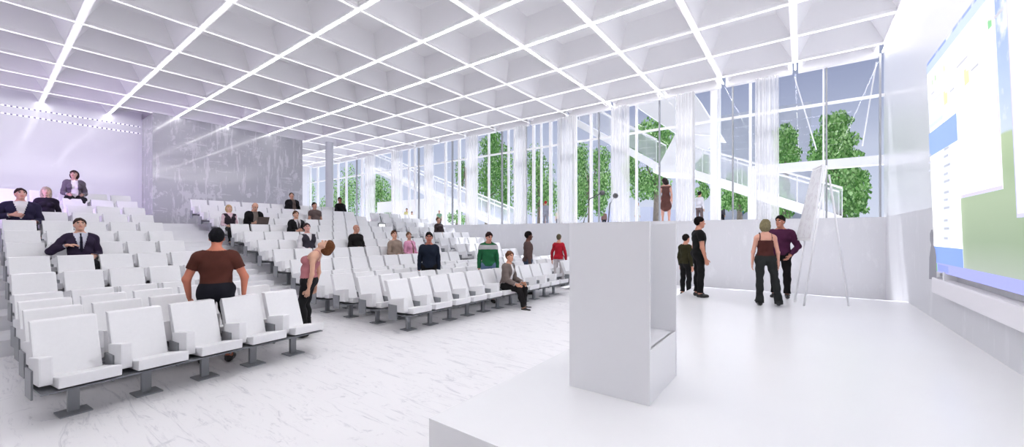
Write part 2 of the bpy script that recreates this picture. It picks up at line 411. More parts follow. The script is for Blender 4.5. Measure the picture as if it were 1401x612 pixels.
def paper_mat():
    m, N, L_, b = node_mat('flip_chart_paper'); tc = N.new('ShaderNodeTexCoord'); nz = N.new('ShaderNodeTexNoise'); nz.inputs['Scale'].default_value = 9; nz.inputs['Detail'].default_value = 5
    L_.new(tc.outputs['Object'], nz.inputs['Vector'])
    L_.new(ramp(N, L_, nz.outputs['Fac'], [(0, (.74, .74, .77)), (.52, (.72, .72, .75)), (.60, (.62, .60, .64)), (.66, (.70, .69, .72)), (1, (.74, .74, .77))]), b.inputs['Base Color']); b.inputs['Roughness'].default_value = .7; return m
obj('paper_pad', prism(ci, off+th, off+th+nrm*.012), paper_mat(), ea)
bm = bmesh.new(); a_, b_ = c_tl+off+th, c_tr+off+th; tube(bm, [sub(a_), sub(b_)], .022, 10); obj('clamp_bar', fixn(bm), M_legw, ea)

# ------------------------------------------------------------------ projection screen on the right wall
S0 = Vector((1.66, 8.71, 1.17)); SU = Vector((0, -4.27, 0)); SV = Vector((-.10, 0, 3.2)); SNn = SV.cross(SU).normalized()
if SNn.x > 0: SNn = -SNn
scr = empty('projection_screen', (1.74, 6.6, 1.17), 'large bright projection screen showing a computer desktop on the right wall', 'screen'); So = Vector((1.74, 6.6, 1.17))
def sp(px, py, o=0): return at_plane(px, py, S0+SNn*o, SNn)-So
def suv(u, v, o=0): return S0+SU*u+SV*v+SNn*o-So
bm = bmesh.new(); hexa(bm, [suv(0,0,-.03),suv(1,0,-.03),suv(1,1,-.03),suv(0,1,-.03),suv(0,0),suv(1,0),suv(1,1),suv(0,1)])
obj('frame', fixn(bm), mat('screen_frame', (.55, .55, .58), .5), scr)
bm = bmesh.new(); hexa(bm, [(-.12,-2.3,-.34),(.02,-2.3,-.34),(.02,2.2,-.34),(-.12,2.2,-.34),(-.12,-2.3,-.1),(.02,-2.3,-.1),(.02,2.2,-.1),(-.12,2.2,-.1)])
obj('housing', fixn(bm), mat('screen_housing', (.78, .76, .80), .4), scr, bevel=.03)
for s_ in (-1.6, 1.6):
    obj('bracket', B(-.11, .02, s_-.03, s_+.03, -.12, .02), M_white, scr)
def wall_mat():
    m, N, L_, b = node_mat('desktop_picture'); tc = N.new('ShaderNodeTexCoord'); sx = N.new('ShaderNodeSeparateXYZ'); L_.new(tc.outputs['Object'], sx.inputs[0])
    nz = N.new('ShaderNodeTexNoise'); nz.inputs['Scale'].default_value = 1.4; nz.inputs['Detail'].default_value = 6
    L_.new(tc.outputs['Object'], nz.inputs['Vector'])
    hz = math_n(N, L_, 'ADD', sx.outputs['Z'], math_n(N, L_, 'MULTIPLY', nz.outputs['Fac'], .10))
    g = ramp(N, L_, math_n(N, L_, 'DIVIDE', hz, 3.3), [(0, srgb(176,186,176)), (.16, srgb(140,164,128)), (.30, srgb(158,180,142)), (.38, srgb(150,176,130)), (.488, srgb(170,192,146)), (.498, srgb(196,210,240)), (.68, srgb(165,188,240)), (1, srgb(120,150,225))])
    cl = N.new('ShaderNodeTexNoise'); cl.inputs['Scale'].default_value = 2.2; cl.inputs['Detail'].default_value = 8; L_.new(tc.outputs['Object'], cl.inputs['Vector'])
    mr = N.new('ShaderNodeMapRange'); mr.inputs[1].default_value = .52; mr.inputs[2].default_value = .66; L_.new(cl.outputs['Fac'], mr.inputs[0])
    up = N.new('ShaderNodeMapRange'); up.inputs[1].default_value = 1.68; up.inputs[2].default_value = 1.72; L_.new(sx.outputs['Z'], up.inputs[0])
    mx = N.new('ShaderNodeMix'); mx.data_type = 'RGBA'; mx.inputs[7].default_value = (1, 1, 1, 1)
    L_.new(math_n(N, L_, 'MULTIPLY', mr.outputs[0], up.outputs[0]), mx.inputs[0]); L_.new(g, mx.inputs[6])
    b.inputs['Base Color'].default_value = (.1, .1, .1, 1); L_.new(mx.outputs[2], b.inputs['Emission Color']); b.inputs['Emission Strength'].default_value = .95; return m
bm = bmesh.new(); quad(bm, [suv(0,0,.002), suv(1,0,.002), suv(1,1,.002), suv(0,1,.002)]); obj('desktop_picture', bm, wall_mat(), scr)
def panel(name, pts, col, o, parent=scr, s=.95):
    bm = bmesh.new()
    for q in (pts if isinstance(pts[0][0], (tuple, list, Vector)) else [pts]): quad(bm, [Vector(x) for x in q])
    return obj(name, bm, emis('screen_%d_%d_%d' % tuple(int(255*c) for c in col), srgb(*[int(255*c) for c in col]), s), parent)
def uv_of(px, py):
    p = sp(px, py)+So-S0; return p.dot(SU)/SU.length_squared, p.dot(SV)/SV.length_squared
def rect(u0, u1, v0, v1, o): return [suv(u0,v0,o), suv(u1,v0,o), suv(u1,v1,o), suv(u0,v1,o)]
# explorer-like window
u_r, v_b = uv_of(1374, 258.6); v_m = uv_of(1316, 150)[1]; u_m = uv_of(1316, 260)[0]; v_tb = uv_of(1278, 358)[1]
win = panel('file_window', rect(0, u_r, v_b, .985, .006), (.985, .985, .98), .006, s=1.0)
panel('title_bar', rect(0, u_r, .945, .985, .008), (.72, .78, .95), 0, win); panel('toolbar', rect(0, u_r, .83, .945, .008), (.97, .95, .91), 0, win)
u_s = uv_of(1291, 150)[0]; panel('side_pane', rect(.005, u_s, v_b+.02, .80, .008), (.80, .83, .96), 0, win)
panel('pane_box', [rect(.015, u_s-.01, .70, .79, .010), rect(.015, u_s-.01, .56, .68, .010)], (.93, .94, .99), 0, win)
panel('window_border', [rect(u_r-.006, u_r, v_b, .985, .009), rect(0, u_r, v_b, v_b+.012, .009)], (.80, .78, .96), 0, win)
def icon(px, py, col, su=.02, sv=.03, parent=win, name='folder_icon'):
    u, v = uv_of(px, py); panel(name, [rect(u-su, u+su, v-sv, v+sv*.6, .010), rect(u-su, u, v+sv*.6, v+sv, .010)], col, 0, parent)
icon(1295, 133, (.96, .91, .66)); icon(1324, 104, (.96, .91, .66))
icon(1356, 32, (.50, .78, .55), .012, .014, name='go_button')
for k, (px, py, c) in enumerate(((1277,112,(.75,.86,.75)),(1281,106,(.70,.85,.70)),(1293,93,(.95,.92,.72)),(1302,83,(.80,.82,.92)))): icon(px, py, c, .010, .014, name='toolbar_icon')
txt = []
for px, py, l in ((1301,126,.045),(1330,97,.06),(1310,93,.10),(1363,24,.05),(1275,130,.05)):
    u, v = uv_of(px, py); txt.append(rect(u, u+l, v-.005, v+.005, .011))
panel('text_lines', txt, (.74, .74, .78), 0, win)
# start-menu-like panel
v0 = uv_of(1290, 364)[1]; menu = panel('menu_panel', rect(0, u_m, v_tb, v_m, .014), (.985, .985, .985), 0, s=1.0)
panel('menu_header', rect(0, u_m, v_m-.11, v_m, .016), (.55, .66, .90), 0, menu); panel('menu_footer', rect(0, u_m, v_tb, v_tb+.075, .016), (.50, .62, .90), 0, menu)
u_c = uv_of(1287, 300)[0]; panel('menu_column', rect(u_c, u_m-.003, v_tb+.08, v_m-.115, .016), (.88, .90, .97), 0, menu)
yy = [206, 216, 229, 240, 250, 265, 275, 286, 303, 314, 327]; ics = [(.93,.88,.62),(.75,.8,.92),(.9,.86,.65),(.9,.86,.65),(.6,.72,.9),(.7,.74,.8),(.75,.85,.7),(.8,.8,.85),(.6,.68,.9),(.8,.8,.84),(.72,.82,.92)]
tl = []
for k, (y, c) in enumerate(zip(yy, ics)):
    icon(1290, y, c, .007, .011, menu, 'menu_icon'); u, v = uv_of(1294, y-1); tl.append(rect(u, u+.04+.04*random.random(), v-.005, v+.005, .018))
for y in (213, 223, 234): u, v = uv_of(1273, y); tl.append(rect(u, u+.03, v-.004, v+.004, .018))
panel('text_lines', tl, (.70, .71, .76), 0, menu)
icon(1293, 352, (.97, .86, .5), .010, .018, menu, 'log_off_icon'); icon(1304, 354, (.95, .5, .42), .010, .018, menu, 'shut_down_icon')
panel('taskbar', rect(0, 1, 0, v_tb, .012), (.62, .64, .93), 0); panel('start_button', rect(0, .03, .002, v_tb-.004, .014), (.55, .78, .56), 0); panel('task_button', rect(.04, .16, .006, v_tb-.008, .014), (.52, .58, .92), 0)
u2, v2 = uv_of(1393, 298); w2 = panel('second_window', rect(u2, 1.0, v2, .97, .006), (.98, .96, .94), 0, s=1.0); panel('window_border', [rect(u2, u2+.006, v2, .97, .008), rect(u2, 1, v2, v2+.012, .008)], (.78, .77, .96), 0, w2)
# dark head-and-shoulders silhouette cast as a flat shape at the screen's left edge
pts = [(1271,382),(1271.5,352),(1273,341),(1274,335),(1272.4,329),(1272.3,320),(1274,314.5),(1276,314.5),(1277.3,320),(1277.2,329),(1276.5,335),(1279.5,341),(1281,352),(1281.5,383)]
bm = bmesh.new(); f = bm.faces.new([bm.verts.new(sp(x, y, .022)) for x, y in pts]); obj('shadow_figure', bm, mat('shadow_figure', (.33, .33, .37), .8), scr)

# ------------------------------------------------------------------ outside: ground, tower, stairs, trees
struct('ground', B(-90, 60, WY+.3, 160, 1.9, 2.12), mat('terrace_pale', (.80, .80, .82), .8, noise=(.5, .5, (.72, .72, .74))))
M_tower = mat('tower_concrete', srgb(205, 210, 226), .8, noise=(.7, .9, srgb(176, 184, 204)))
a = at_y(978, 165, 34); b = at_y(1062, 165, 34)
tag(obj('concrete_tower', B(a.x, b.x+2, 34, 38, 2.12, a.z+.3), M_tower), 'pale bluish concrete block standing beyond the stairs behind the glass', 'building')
a = at_y(516, 277, 26); b = at_y(601, 283, 26)
pv = empty('pavilion', ((a.x+b.x)/2, 26, 2.12), 'low white pavilion outside behind the two people in yellow', 'building')
hx = (b.x-a.x)/2
obj('wall', B(-hx, hx, 0, 3, 0, a.z-2.12), M_steelw, pv)
o_ = at_y(533, 290, 26).x-(a.x+b.x)/2; obj('opening', B(o_-.9, o_+.7, -.03, 0, .05, .62*(a.z-2.12)), mat('opening_green', srgb(150, 185, 140), .8, noise=(4, 1, srgb(225, 232, 225))), pv)
# distant skyline pale blocks
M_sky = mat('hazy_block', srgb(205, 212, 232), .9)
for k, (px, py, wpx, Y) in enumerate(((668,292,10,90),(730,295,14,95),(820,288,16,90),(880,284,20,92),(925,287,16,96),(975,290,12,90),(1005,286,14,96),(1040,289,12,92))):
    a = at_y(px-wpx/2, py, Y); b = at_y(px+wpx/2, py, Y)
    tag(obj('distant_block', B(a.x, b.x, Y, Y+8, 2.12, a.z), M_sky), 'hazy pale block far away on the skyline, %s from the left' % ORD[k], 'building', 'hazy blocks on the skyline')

def frost_mat():
    m = bpy.data.materials.new('frosted_balustrade'); m.use_nodes = True; N = m.node_tree.nodes; L = m.node_tree.links; b = N['Principled BSDF']; o = N['Material Output']
    b.inputs['Base Color'].default_value = (.75, .77, .82, 1); t = N.new('ShaderNodeBsdfTransparent'); x = N.new('ShaderNodeMixShader'); x.inputs[0].default_value = .30
    L.new(t.outputs[0], x.inputs[1]); L.new(b.outputs[0], x.inputs[2]); L.new(x.outputs[0], o.inputs[0]); return m
M_frost = frost_mat()
def stair(name, label, pts, Y, w, th, nst, rail=1.0, panel_=False, group=None):
    """flights along the facade: pts = polyline of pixel points for the top edge of the stringer"""
    P = [at_y(px, py, Y) for px, py in pts]; o = empty(name, P[0], label, 'staircase', group); O = P[0]
    for i in range(len(P)-1):
        a, b = P[i]-O, P[i+1]-O
        for s_ in (-1, 1):
            bm = bmesh.new(); off = Vector((0, s_*w/2, 0)); slab(bm, a+off, b+off, None, th, .08); obj('stringer', fixn(bm), M_steelw, o)
        n = max(2, int(nst*(b-a).length/5))
        for k in range(n):
            c = a+(b-a)*((k+.5)/n)
            obj('tread', B(c.x-.17, c.x+.17, c.y-w/2, c.y+w/2, c.z-th*.62, c.z-th*.62+.04), M_steelw, o)
        for s_ in (-1, 1):
            bm = bmesh.new(); off = Vector((0, s_*w/2, rail)); tube(bm, [a+off, b+off], .04, 6)
            m = max(2, int((b-a).length/1.0))
            for k in range(m+1):
                c = a+(b-a)*(k/m)+Vector((0, s_*w/2, 0)); tube(bm, [c, c+Vector((0, 0, rail))], .012, 5)
            obj('railing', fixn(bm), M_steelw, o)
            bm = bmesh.new(); z0 = Vector((0, s_*w/2, .05)); z1 = Vector((0, s_*w/2, rail-.04)); quad(bm, [a+z0, b+z0, b+z1, a+z1]); obj('balustrade_glass', bm, M_frost, o)
    return o, O
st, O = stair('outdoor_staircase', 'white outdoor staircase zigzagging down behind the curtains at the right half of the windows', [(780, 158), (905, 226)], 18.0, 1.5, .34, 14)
P = [at_y(944, 232, 18.8)-O, at_y(1150, 297, 18.8)-O]
for s_ in (-1, 1):
    bm = bmesh.new(); off = Vector((0, s_*.75, 0)); slab(bm, P[0]+off, P[1]+off, None, .34, .08); obj('stringer', fixn(bm), M_steelw, st)
    bm = bmesh.new(); off = Vector((0, s_*.75, 1.0)); tube(bm, [P[0]+off, P[1]+off], .04, 6)
    for k in range(9): c = P[0]+(P[1]-P[0])*(k/8)+Vector((0, s_*.75, 0)); tube(bm, [c, c+Vector((0, 0, 1))], .012, 5)
    obj('railing', fixn(bm), M_steelw, st)
    bm = bmesh.new(); z0 = Vector((0, s_*.75, .05)); z1 = Vector((0, s_*.75, .96)); quad(bm, [P[0]+z0, P[1]+z0, P[1]+z1, P[0]+z1]); obj('balustrade_glass', bm, M_frost, st)
for k in range(22):
    c = P[0]+(P[1]-P[0])*((k+.5)/22); obj('tread', B(c.x-.17, c.x+.17, c.y-.75, c.y+.75, c.z-.26, c.z-.22), M_steelw, st)
def plate(name, pix, Y, th, par, O):
    q = [at_y(x, y, Y)-O for x, y in pix]; bm = bmesh.new()
    f0 = bm.faces.new([bm.verts.new(p) for p in q]); e = bmesh.ops.extrude_face_region(bm, geom=[f0]); vs = [v for v in e['geom'] if isinstance(v, bmesh.types.BMVert)]
    bmesh.ops.translate(bm, verts=vs, vec=(0, th, 0)); obj(name, fixn(bm), M_steelw, par)
M_sh = mat('stair_white_shade', (.86, .86, .90), .5)
plate('landing', [(893, 226), (946, 229), (946, 237), (893, 236)], 17.6, 2.2, st, O)
plate('soffit', [(862, 140), (924, 182), (986, 186), (950, 128), (900, 95)], 18.3, 1.6, st, O)
plate('balustrade_panel', [(924, 183), (985, 187), (939, 234), (899, 231)], 18.2, .15, st, O)
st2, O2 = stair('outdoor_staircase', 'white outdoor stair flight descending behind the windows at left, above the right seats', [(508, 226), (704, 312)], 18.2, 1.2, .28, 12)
# white portal frame just outside the right windows
a = at_y(1023, 228, 15.2); pr = empty('portal_frame', (a.x, 15.2, 2.12), 'white portal frame outside the windows behind the easel', 'frame')
hh = a.z-2.12
obj('post', B(0, .22, 0, .3, 0, hh), M_steelw, pr); xb = WR+.5-a.x; obj('post', B(xb-.22, xb, 0, .3, 0, hh), M_steelw, pr); obj('lintel', B(.22, xb-.22, 0, .3, hh-.26, hh), M_steelw, pr)
# two thin steel cables outside the right windows
for k, (p0, p1) in enumerate((((1087, 105), (1117, 205)), ((1199, 85), (1180, 200)))):
    bm = bmesh.new(); tube(bm, [at_y(*p0, 16), at_y(*p1, 16)], .02, 6)
    tag(obj('cable', fixn(bm), M_steelw), 'thin white cable outside the glass, %s of two above the easel' % ('left', 'right')[k], 'cable', 'cables outside the right windows')
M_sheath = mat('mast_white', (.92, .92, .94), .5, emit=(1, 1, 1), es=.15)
a = at_y(979, 170, 16.5); tag(obj('white_post', B(a.x-.16, a.x+.16, 16.35, 16.65, 2.12, 7.2), M_sheath), 'thick white post outside at the right end of the stair landing', 'post')

M_leaf = []
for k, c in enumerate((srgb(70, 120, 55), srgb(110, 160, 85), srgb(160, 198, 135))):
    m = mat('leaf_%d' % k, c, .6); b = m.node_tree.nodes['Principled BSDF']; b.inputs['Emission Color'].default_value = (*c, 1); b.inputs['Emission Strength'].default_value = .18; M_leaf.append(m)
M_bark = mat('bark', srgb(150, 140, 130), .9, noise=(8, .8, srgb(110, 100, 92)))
def tree(Y, blobs, trunk, n, label, ls=.11, pale=0.3):
    """blobs: (px, py, rx_px, ry_px) crown lobes; trunk: list of pixels from base up"""
    T = [at_y(x, y, Y) for x, y in trunk]; base = Vector((T[0].x, Y, 2.12)); T[0] = base.copy()
    o = empty('tree', base, label, 'tree', 'trees outside the windows')
    bm = bmesh.new(); tube(bm, [p-base for p in T], .17, 9, .07)
    L_ = []
    for px, py, rx, ry in blobs:
        c = at_y(px, py, Y); k = Y/ray(px, py).y/F
        L_.append((c, rx*k*1.12, ry*k)); j = T[-1] if len(T) < 3 else T[len(T)//2]
        mid = (j+c)/2+Vector((0, 0, .2)); tube(bm, [j-base, mid-base, c-base], .06, 6, .015)
    obj('trunk', fixn(bm), M_bark, o, True)
    tot = sum(rx*ry for _, rx, ry in L_); vs = []; fs = []; mi = []
    for c, rx, ry in L_:
        m = int(1.6*n*rx*ry/tot)
        for q in range(m):
            v = np.random.normal(size=3); v /= np.linalg.norm(v); rr = random.random()**.55*1.08
            rr *= 1+.16*math.sin(v[0]*6+c.x*3)*math.cos(v[2]*5)
            p = Vector((c.x+v[0]*rx*rr, c.y+v[1]*rx*.8*rr, c.z+v[2]*ry*rr))-base
            a = random.random()*6.28; s = ls*.78*(.6+.8*random.random()); u = Vector((math.cos(a), math.sin(a), random.uniform(-.3, .3)))*s; w_ = Vector((random.uniform(-.4, .4), random.uniform(-.4, .4), -1)).normalized()*s*1.5
            i = len(vs); vs += [p, p+u*.5+w_*.5, p+w_, p-u*.5+w_*.5]; fs.append((i, i+1, i+2, i+3))
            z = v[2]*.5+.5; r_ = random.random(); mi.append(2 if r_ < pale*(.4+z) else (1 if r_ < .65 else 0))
    f = obj('foliage', (vs, fs), M_leaf, o); f.data.polygons.foreach_set('material_index', mi)
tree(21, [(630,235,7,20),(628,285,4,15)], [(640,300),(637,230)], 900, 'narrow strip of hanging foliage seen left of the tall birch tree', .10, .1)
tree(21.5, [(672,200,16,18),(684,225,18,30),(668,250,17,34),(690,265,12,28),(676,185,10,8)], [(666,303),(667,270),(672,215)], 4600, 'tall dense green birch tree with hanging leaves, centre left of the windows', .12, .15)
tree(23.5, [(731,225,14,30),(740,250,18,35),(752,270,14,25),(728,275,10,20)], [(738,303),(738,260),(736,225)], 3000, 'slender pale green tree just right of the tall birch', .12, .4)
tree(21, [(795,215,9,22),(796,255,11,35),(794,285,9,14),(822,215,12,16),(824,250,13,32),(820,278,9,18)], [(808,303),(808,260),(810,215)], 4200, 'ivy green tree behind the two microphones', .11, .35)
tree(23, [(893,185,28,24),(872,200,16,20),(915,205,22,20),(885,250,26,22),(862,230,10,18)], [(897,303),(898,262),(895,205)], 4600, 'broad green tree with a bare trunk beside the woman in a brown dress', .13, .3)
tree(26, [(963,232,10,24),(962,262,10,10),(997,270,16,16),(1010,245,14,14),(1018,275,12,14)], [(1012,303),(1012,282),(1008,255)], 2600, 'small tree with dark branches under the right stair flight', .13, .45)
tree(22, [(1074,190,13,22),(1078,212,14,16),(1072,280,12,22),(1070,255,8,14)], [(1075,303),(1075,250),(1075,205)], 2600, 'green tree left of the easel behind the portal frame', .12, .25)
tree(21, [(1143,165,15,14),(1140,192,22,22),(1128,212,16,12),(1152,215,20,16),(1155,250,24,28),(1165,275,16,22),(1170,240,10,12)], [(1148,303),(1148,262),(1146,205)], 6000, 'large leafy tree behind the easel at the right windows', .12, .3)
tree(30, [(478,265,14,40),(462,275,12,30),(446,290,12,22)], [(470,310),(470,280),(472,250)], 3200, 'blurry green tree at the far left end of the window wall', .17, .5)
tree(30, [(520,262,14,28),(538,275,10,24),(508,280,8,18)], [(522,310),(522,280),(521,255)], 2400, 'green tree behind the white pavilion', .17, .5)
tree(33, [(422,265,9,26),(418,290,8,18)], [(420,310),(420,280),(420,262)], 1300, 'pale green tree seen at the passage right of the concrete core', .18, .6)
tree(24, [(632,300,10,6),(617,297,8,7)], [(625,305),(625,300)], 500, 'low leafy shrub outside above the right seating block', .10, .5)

# ------------------------------------------------------------------ people: implicit bodies meshed with surface nets
def rotx(a): c, s = math.cos(a), math.sin(a); return np.array([[1,0,0],[0,c,-s],[0,s,c]])
def roty(a): c, s = math.cos(a), math.sin(a); return np.array([[c,0,s],[0,1,0],[-s,0,c]])
def rotz(a): c, s = math.cos(a), math.sin(a); return np.array([[c,-s,0],[s,c,0],[0,0,1]])
def unit(v): v = np.array(v, float); return v/np.linalg.norm(v)
class Sdf:
    def __init__(s): s.p = []
    def cone(s, a, b, r1, r2, tg, k=.02): s.p.append(('c', np.array(a, float), np.array(b, float), r1, r2, tg, k))
    def ell(s, c, r, tg, k=.03, R=None): s.p.append(('e', np.array(c, float), np.array(r, float), np.eye(3) if R is None else R, None, tg, k))
    @staticmethod
    def ev(p, Q):
        if p[0] == 'c':
            a, b, r1, r2 = p[1:5]; ab = b-a; t = np.clip(((Q-a)@ab)/max(ab@ab, 1e-9), 0, 1)
            return np.linalg.norm(Q-a-t[..., None]*ab, axis=-1)-(r1+(r2-r1)*t), t
        q = (Q-p[1])@p[3]; k0 = np.linalg.norm(q/p[2], axis=-1); k1 = np.linalg.norm(q/(p[2]**2), axis=-1)
        return k0*(k0-1)/np.maximum(k1, 1e-6), np.zeros(q.shape[:-1])
    def bbox(s, p, m):
        if p[0] == 'c':
            r = max(p[3], p[4])+m; return np.minimum(p[1], p[2])-r, np.maximum(p[1], p[2])+r
        r = p[2].max()+m; return p[1]-r, p[1]+r
    def mesh(s, h, cut=None):
        bb = [s.bbox(p, .03) for p in s.p]; lo = np.min([b[0] for b in bb], 0)-2*h; hi = np.max([b[1] for b in bb], 0)+2*h
        n = np.ceil((hi-lo)/h).astype(int)+1; D = np.full(n, .5, np.float32)
        for p in s.p:
            a, b = s.bbox(p, p[6]+3*h); i0 = np.maximum(np.floor((a-lo)/h).astype(int), 0); i1 = np.minimum(np.ceil((b-lo)/h).astype(int)+1, n)
            ax = [lo[d]+h*np.arange(i0[d], i1[d]) for d in range(3)]
            Q = np.stack(np.meshgrid(*ax, indexing='ij'), -1); d, _ = s.ev(p, Q)
            sl = tuple(slice(i0[k], i1[k]) for k in range(3)); o = D[sl]; k = p[6]
            hh = np.maximum(k-np.abs(o-d), 0)/k; D[sl] = np.minimum(o, d)-hh*hh*k*.25
        if cut is not None:
            ax = [lo[d]+h*np.arange(n[d]) for d in range(3)]; Q = np.stack(np.meshgrid(*ax, indexing='ij'), -1); D = np.maximum(D, cut(Q)).astype(np.float32)
        return nets(D, lo, h)
    def classify(s, V):
        best = np.full(len(V), 9.); idx = np.zeros(len(V), int); T = np.zeros(len(V))
        for i, p in enumerate(s.p):
            d, t = s.ev(p, V); m = d < best; best[m] = d[m]; idx[m] = i; T[m] = t[m]
        return np.array([p[5] for p in s.p])[idx], T
def nets(D, lo, h):
    n = D.shape; ins = D < 0; c = [slice(None, -1), slice(1, None)]
    corner = [(i, j, k) for i in (0, 1) for j in (0, 1) for k in (0, 1)]
    cs = sum(ins[c[i], c[j], c[k]].astype(np.int8) for i, j, k in corner)
    act = (cs > 0) & (cs < 8); I = np.argwhere(act); vid = np.full(act.shape, -1, int); vid[act] = np.arange(len(I))
    acc = np.zeros((len(I), 3)); cnt = np.zeros(len(I))
    for a in corner:
        for ax in range(3):
            if a[ax]: continue
            b = list(a); b[ax] = 1
            da = D[tuple((I+np.array(a)).T)]; db = D[tuple((I+np.array(b)).T)]; m = (da < 0) != (db < 0)
            t = da[m]/(da[m]-db[m]); p = np.tile(np.array(a, float), (m.sum(), 1)); p[:, ax] = t
            acc[m] += p; cnt[m] += 1
    V = lo+h*(I+acc/np.maximum(cnt, 1)[:, None]); Fs = []
    for ax in range(3):
        u, w = [d for d in range(3) if d != ax]
        sl0 = [slice(None)]*3; sl1 = [slice(None)]*3; sl0[ax] = slice(None, -1); sl1[ax] = slice(1, None)
        A, Bv = ins[tuple(sl0)], ins[tuple(sl1)]; E = np.argwhere(A != Bv)
        E = E[(E[:, u] > 0) & (E[:, w] > 0) & (E[:, u] < n[u]-1) & (E[:, w] < n[w]-1)]
        if not len(E): continue
        fl = A[tuple(E.T)]
        def g(du, dw): q = E.copy(); q[:, u] -= du; q[:, w] -= dw; return vid[tuple(q.T)]
        q = np.stack([g(1,1), g(0,1), g(0,0), g(1,0)], 1)
        rev = fl if ax != 1 else ~fl
        q[~rev] = q[~rev][:, ::-1]; Fs.append(q)
    return V, np.concatenate(Fs)
def np_mesh(name, V, Fq, mats, mi=None):
    me = bpy.data.meshes.new(name); me.vertices.add(len(V)); me.vertices.foreach_set('co', np.asarray(V, np.float32).ravel())
    m = len(Fq); me.loops.add(m*4); me.loops.foreach_set('vertex_index', np.asarray(Fq, np.int32).ravel())
    me.polygons.add(m); me.polygons.foreach_set('loop_start', np.arange(0, 4*m, 4, dtype=np.int32))
    me.update(calc_edges=True); me.validate()
    for x in mats: me.materials.append(x)
    me.polygons.foreach_set('use_smooth', [True]*len(me.polygons))
    if mi is not None and len(mi) == len(me.polygons): me.polygons.foreach_set('material_index', np.asarray(mi, np.int32))
    return me
def vnormals(V, Fq):
    n = np.cross(V[Fq[:, 2]]-V[Fq[:, 0]], V[Fq[:, 3]]-V[Fq[:, 1]]); N = np.zeros_like(V)
    for k in range(4): np.add.at(N, Fq[:, k], n)
    return N/np.maximum(np.linalg.norm(N, axis=1), 1e-9)[:, None]
def cloth_mat(c, rough=.85):
    nm = 'cloth_%d_%d_%d' % tuple(c); l = srgb(*c); return mat(nm, l, rough, noise=(9, .6, tuple(x*.72 for x in l)), spec=.2)
def skin_mat(c): return mat('skin_%d_%d_%d' % tuple(c), srgb(*c), .55, noise=(14, .4, tuple(x*.86 for x in srgb(*c))), spec=.3)
STAND = dict(lean=0, ub=0, thL=(.03,.06,-1), shL=(-.05,.0,-1), thR=(.03,-.06,-1), shR=(-.05,0,-1), uaL=(-.06,.15,-1), faL=(.16,.05,-1), uaR=(-.06,-.15,-1), faR=(.16,-.05,-1), hy=0, hp=0, hr=0, ft=(1,.2))
SIT = dict(STAND, lean=-12, thL=(1,.12,-.10), shL=(.08,0,-1), thR=(1,-.12,-.10), shR=(.08,0,-1), uaL=(.12,.20,-1), faL=(.95,-.30,-.22), uaR=(.12,-.20,-1), faR=(.95,.30,-.22))
